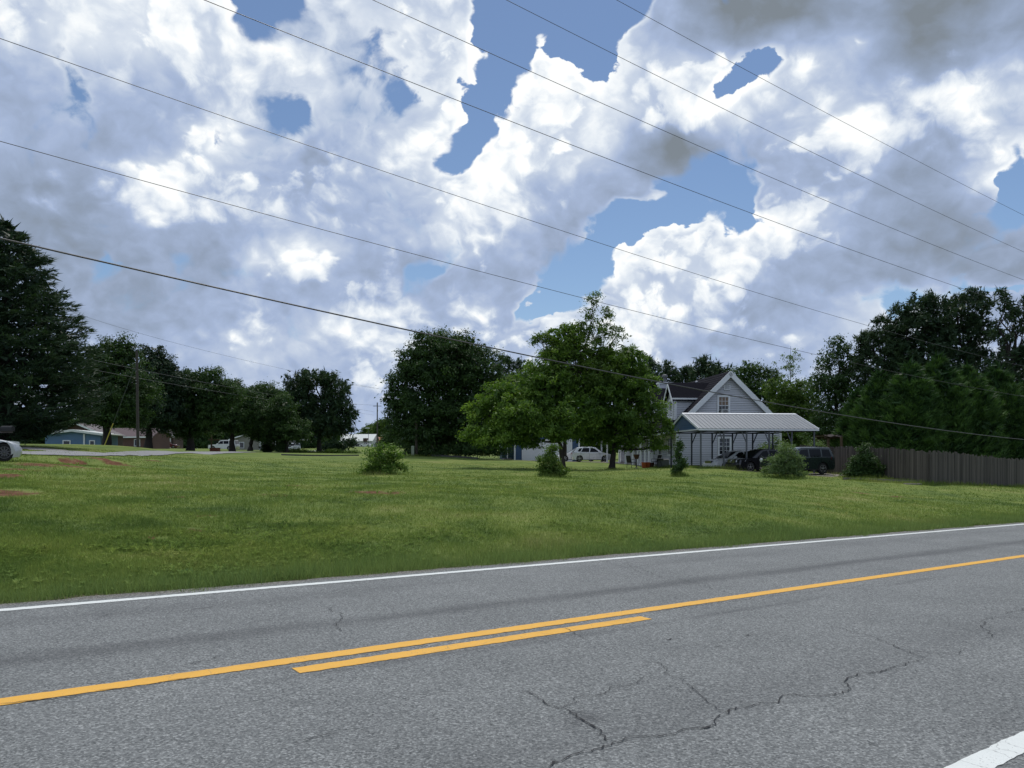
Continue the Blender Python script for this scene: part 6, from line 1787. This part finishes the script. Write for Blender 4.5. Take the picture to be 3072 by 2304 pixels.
    if sp.get('slots'):
        for k in range(7):
            y = (k - 3) * gw_ * 2 / 7.2
            MB().box(X(sp.get('gx', .05)) + .001, y - .05, g0 + .02, X(sp.get('gx', .05)) + .012, y + .05, g1 - .02).build('grille_slot', pmat('grille_void', (.004, .004, .004), .9), gr)
    else:
        for k in range(ns):
            zz = g0 + (g1 - g0) * (k + .5) / ns
            MB().box(X(sp.get('gx', .05)) + .001, -gw_, zz - .008, X(sp.get('gx', .05)) + .014, gw_, zz + .008).build('grille_bar', chrome, gr)
    MB().box(X(.055), -W / 2 + .35, clr + .08, X(.25), W / 2 - .35, clr + .20).build('lower_intake', car_black, root)
    MB().box(X(L - .012), -.26, sp.get('plate', .55), X(L + .006), .26, sp.get('plate', .55) + .13).build('number_plate', pmat('plate', (.5, .5, .48), .6), root)
    if sp.get('emblem'):
        e = MB(); xx = X(sp.get('gx', .05)) + .02; cz = (g0 + g1) / 2
        e.tube([(xx, .10 * math.cos(a), cz + .10 * math.sin(a)) for a in np.linspace(0, 2 * math.pi, 15)], .010, 5)
        for k in range(3):
            a = math.pi / 2 + k * 2 * math.pi / 3; e.tube([(xx, 0, cz), (xx, .1 * math.cos(a), cz + .1 * math.sin(a))], [.018, .005], 5)
        e.build('emblem', chrome, root)
    if sp.get('rails'):
        for s in (-1, 1): MB().tube([(X(gh[1][0] + .15), s * (hw(zt) - .08), zt + .02), (X(gh[1][0] + .3), s * (hw(zt) - .08), zt + .075), (X(gh[-2][0] - .2), s * (hw(zt) - .08), zt + .075), (X(gh[-2][0] - .05), s * (hw(zt) - .08), zt + .02)], .018, 6).build('roof_rail', sp.get('railm', car_black), root)
    if sp.get('cladding'):
        for xc in (xf, xr):
            for s in (-1, 1):
                c = MB(); pts = []
                for k in range(13):
                    a = math.pi * k / 12
                    pts.append((a, ra)); 
                vs = []
                for a, q in pts:
                    for rr_ in (q - .005, q + .075):
                        for yy in (W / 2 - .03, W / 2 + .022): vs.append((X(xc + rr_ * math.cos(a)), s * yy, r + rr_ * math.sin(a)))
                fs = []
                for k in range(12):
                    b0, b1 = k * 4, (k + 1) * 4
                    for (i, j) in ((0, 1), (1, 3), (3, 2), (2, 0)): fs.append((b0 + i, b0 + j, b1 + j, b1 + i))
                c.add(vs, fs).build('arch_flare', body, root)
    return root

HATCH = dict(lamp=(.05, .52), L=4.2, W=1.78, r=.315, clr=.17, xf=.87, wb=2.58, belt=.93, lamp_z=.68, tail_z=.83,
    top=[(4.18, .42), (4.20, .62), (4.14, .93), (3.9, .97), (2.6, .95), (1.25, .93), (.95, .90), (.45, .80), (.14, .70), (.02, .55), (.02, .35)],
    gh=[(1.05, .90), (1.80, 1.38), (2.20, 1.46), (3.10, 1.455), (3.70, 1.38), (4.10, .95)], tumble=.20,
    win=[[(1.42, .97), (1.92, 1.33), (2.30, 1.385), (2.40, .97)], [(2.47, .97), (2.44, 1.39), (3.05, 1.38), (3.28, .99)], [(3.36, 1.0), (3.16, 1.37), (3.45, 1.32), (3.62, 1.05)]],
    mirror=(1.48, .93), seams=(1.40, 2.44, 3.30), handles=(2.25, 3.18), plate=.62)
SEDAN = dict(L=4.75, W=1.80, r=.32, clr=.16, xf=.92, wb=2.75, belt=.92, lamp_z=.66, tail_z=.82, lamp=(.07, .60),
    top=[(4.73, .42), (4.75, .62), (4.70, .93), (4.55, .99), (3.9, 1.0), (2.6, .93), (1.35, .91), (1.0, .87), (.45, .77), (.15, .66), (.02, .50), (.03, .33)],
    gh=[(1.12, .88), (2.02, 1.36), (2.40, 1.43), (3.05, 1.42), (3.50, 1.36), (4.22, .98)], tumble=.24,
    win=[[(1.58, .95), (2.12, 1.31), (2.45, 1.36), (2.55, .95)], [(2.62, .95), (2.60, 1.365), (3.15, 1.35), (3.55, 1.0)], [(3.60, 1.0), (3.25, 1.34), (3.42, 1.31), (3.85, 1.03)]],
    mirror=(1.62, .92), seams=(1.55, 2.58, 3.50), handles=(2.40, 3.38))
CROSS = dict(SEDAN, L=4.62, W=1.83, r=.345, clr=.18, round=.16, lamp_z=.74, emblem=True, lamp=(-.01, .50), slats=3, grille=(.62, .86), gx=.035, wb=2.76,
    top=[(4.60, .45), (4.62, .70), (4.56, 1.0), (4.3, 1.03), (2.6, .99), (1.30, .97), (.95, .95), (.40, .89), (.10, .84), (.02, .62), (.03, .36)],
    gh=[(1.08, .95), (1.88, 1.44), (2.20, 1.52), (3.05, 1.51), (3.60, 1.44), (4.30, 1.02)],
    win=[[(1.52, 1.02), (2.02, 1.39), (2.35, 1.44), (2.45, 1.02)], [(2.52, 1.02), (2.50, 1.445), (3.10, 1.43), (3.45, 1.05)], [(3.52, 1.06), (3.22, 1.42), (3.50, 1.37), (3.85, 1.08)]], mirror=(1.55, 1.0), belt=1.0)
JEEP = dict(L=4.41, W=1.77, r=.355, clr=.26, xf=.82, wb=2.635, belt=1.02, lamp_z=.88, tail_z=.98, round=.06, tuck=.03, round_lamp=True, slots=True, grille=(.76, 1.0), gx=.03, cladding=True, rails=False, gap=.06, chin=.16,
    top=[(4.40, .46), (4.41, .72), (4.38, 1.06), (4.3, 1.09), (2.6, 1.06), (1.30, 1.06), (1.05, 1.04), (.30, 1.03), (.08, 1.00), (.02, .70), (.03, .44)],
    gh=[(1.22, 1.02), (1.72, 1.56), (2.0, 1.66), (3.2, 1.68), (4.08, 1.65), (4.34, 1.07)], tumble=.12,
    win=[[(1.58, 1.09), (1.92, 1.52), (2.42, 1.56), (2.45, 1.09)], [(2.54, 1.09), (2.52, 1.565), (3.34, 1.57), (3.37, 1.09)], [(3.47, 1.09), (3.45, 1.565), (4.00, 1.54), (4.14, 1.09)]],
    mirror=(1.58, 1.05), seams=(1.48, 2.50, 3.42), handles=(2.32, 3.22), plate=.70)
BIGSUV = dict(JEEP, L=5.1, W=1.98, r=.38, wb=2.95, xf=.95, round_lamp=False, slots=False, lamp=(.0, .5), lamp_z=.9, cladding=False,
    top=[(5.08, .46), (5.1, .76), (5.06, 1.10), (4.9, 1.13), (2.6, 1.10), (1.55, 1.08), (1.25, 1.05), (.40, 1.0), (.08, .95), (.02, .70), (.03, .44)],
    gh=[(1.45, 1.05), (2.05, 1.68), (2.3, 1.80), (3.6, 1.82), (4.80, 1.78), (5.04, 1.10)],
    win=[[(1.85, 1.15), (2.2, 1.62), (2.72, 1.68), (2.76, 1.15)], [(2.85, 1.15), (2.82, 1.69), (3.7, 1.69), (3.74, 1.15)], [(3.84, 1.15), (3.82, 1.69), (4.65, 1.66), (4.82, 1.15)]], mirror=(1.85, 1.1), seams=(1.7, 2.80, 3.78))
COUPE = dict(SEDAN, L=4.72, W=1.84, r=.345, clr=.15, xf=.76, lamp_z=.70, round=.34)

car('parked_car', 'silver white car nosing in at the left edge of the picture', 0, 0, 54, COUPE, P_PEARL, loc=Vector(((3.0 - 512) / F * 28.7 - 1.60 * math.cos(math.radians(54)) - .80 * math.sin(math.radians(54)), 28.7 - 1.60 * math.sin(math.radians(54)) + .80 * math.cos(math.radians(54)), 0)) + Vector((0, 0, gz((10.5 - 512) / F * 28.7, 28.7) + .01)), rim=dark_alloy, spokes=10)
car('parked_hatchback', 'silver hatchback side-on in front of the white garage door', 592, 78, 0, HATCH, P_SILVER, lift=.03)
car('parked_car', 'white car mostly hidden behind the silver hatchback', 579, 82.5, 172, SEDAN, P_WHITE, lift=.03)
hd = 197
d_ = Vector((math.cos(math.radians(hd)), math.sin(math.radians(hd)), 0))
def nose_at(px, D, L, lift=.03):
    q = Vector(((px - 512) / F * D, D, 0)) - d_ * (L / 2 - .1)
    q.z = gz(q.x, q.y) + lift; return q
car('parked_sedan', 'pale silver sedan under the carport, furthest back of the three', 0, 0, hd, SEDAN, P_PALE, loc=nose_at(708.5, 54.6, 4.75), rim=alloy)
car('parked_car', 'black car with a chrome star grille in the middle of the three under the carport', 0, 0, hd, CROSS, P_BLACK, loc=nose_at(732.0, 51.4, 4.62), spokes=5)
car('off_roader', 'dark green boxy off-roader nearest the fence behind the pale bush', 0, 0, 197, JEEP, P_GREEN, cat='suv', loc=Vector(((797 - 512) / F * 48.6, 48.6, gz((797 - 512) / F * 48.6, 48.6) + .02)))
car('utility_vehicle', 'white utility vehicle parked behind the wooden sign post', 224, 138, 178, BIGSUV, P_WHITE, cat='suv', detail=False)
car('far_wagon', 'dark red wagon by the house with white porch columns', 169, 172, 5, dict(HATCH), P_RED, detail=False)
car('far_truck', 'dark vehicle parked far off left of the white sedan', 354.5, 316, 40, BIGSUV, P_DARK, cat='truck', detail=False)
car('far_sedan', 'white sedan far off in the gap below the street lamp', 365.3, 312, 178, SEDAN, P_WHITE, detail=False)
car('far_sedan', 'pale car half hidden behind the lawn bush far off', 383, 316, 5, SEDAN, P_WHITE, detail=False)
car('far_truck', 'pale fronted vehicle facing the road between the left tree trunks', 293, 196, 262, BIGSUV, P_PEARL, cat='truck', detail=False)
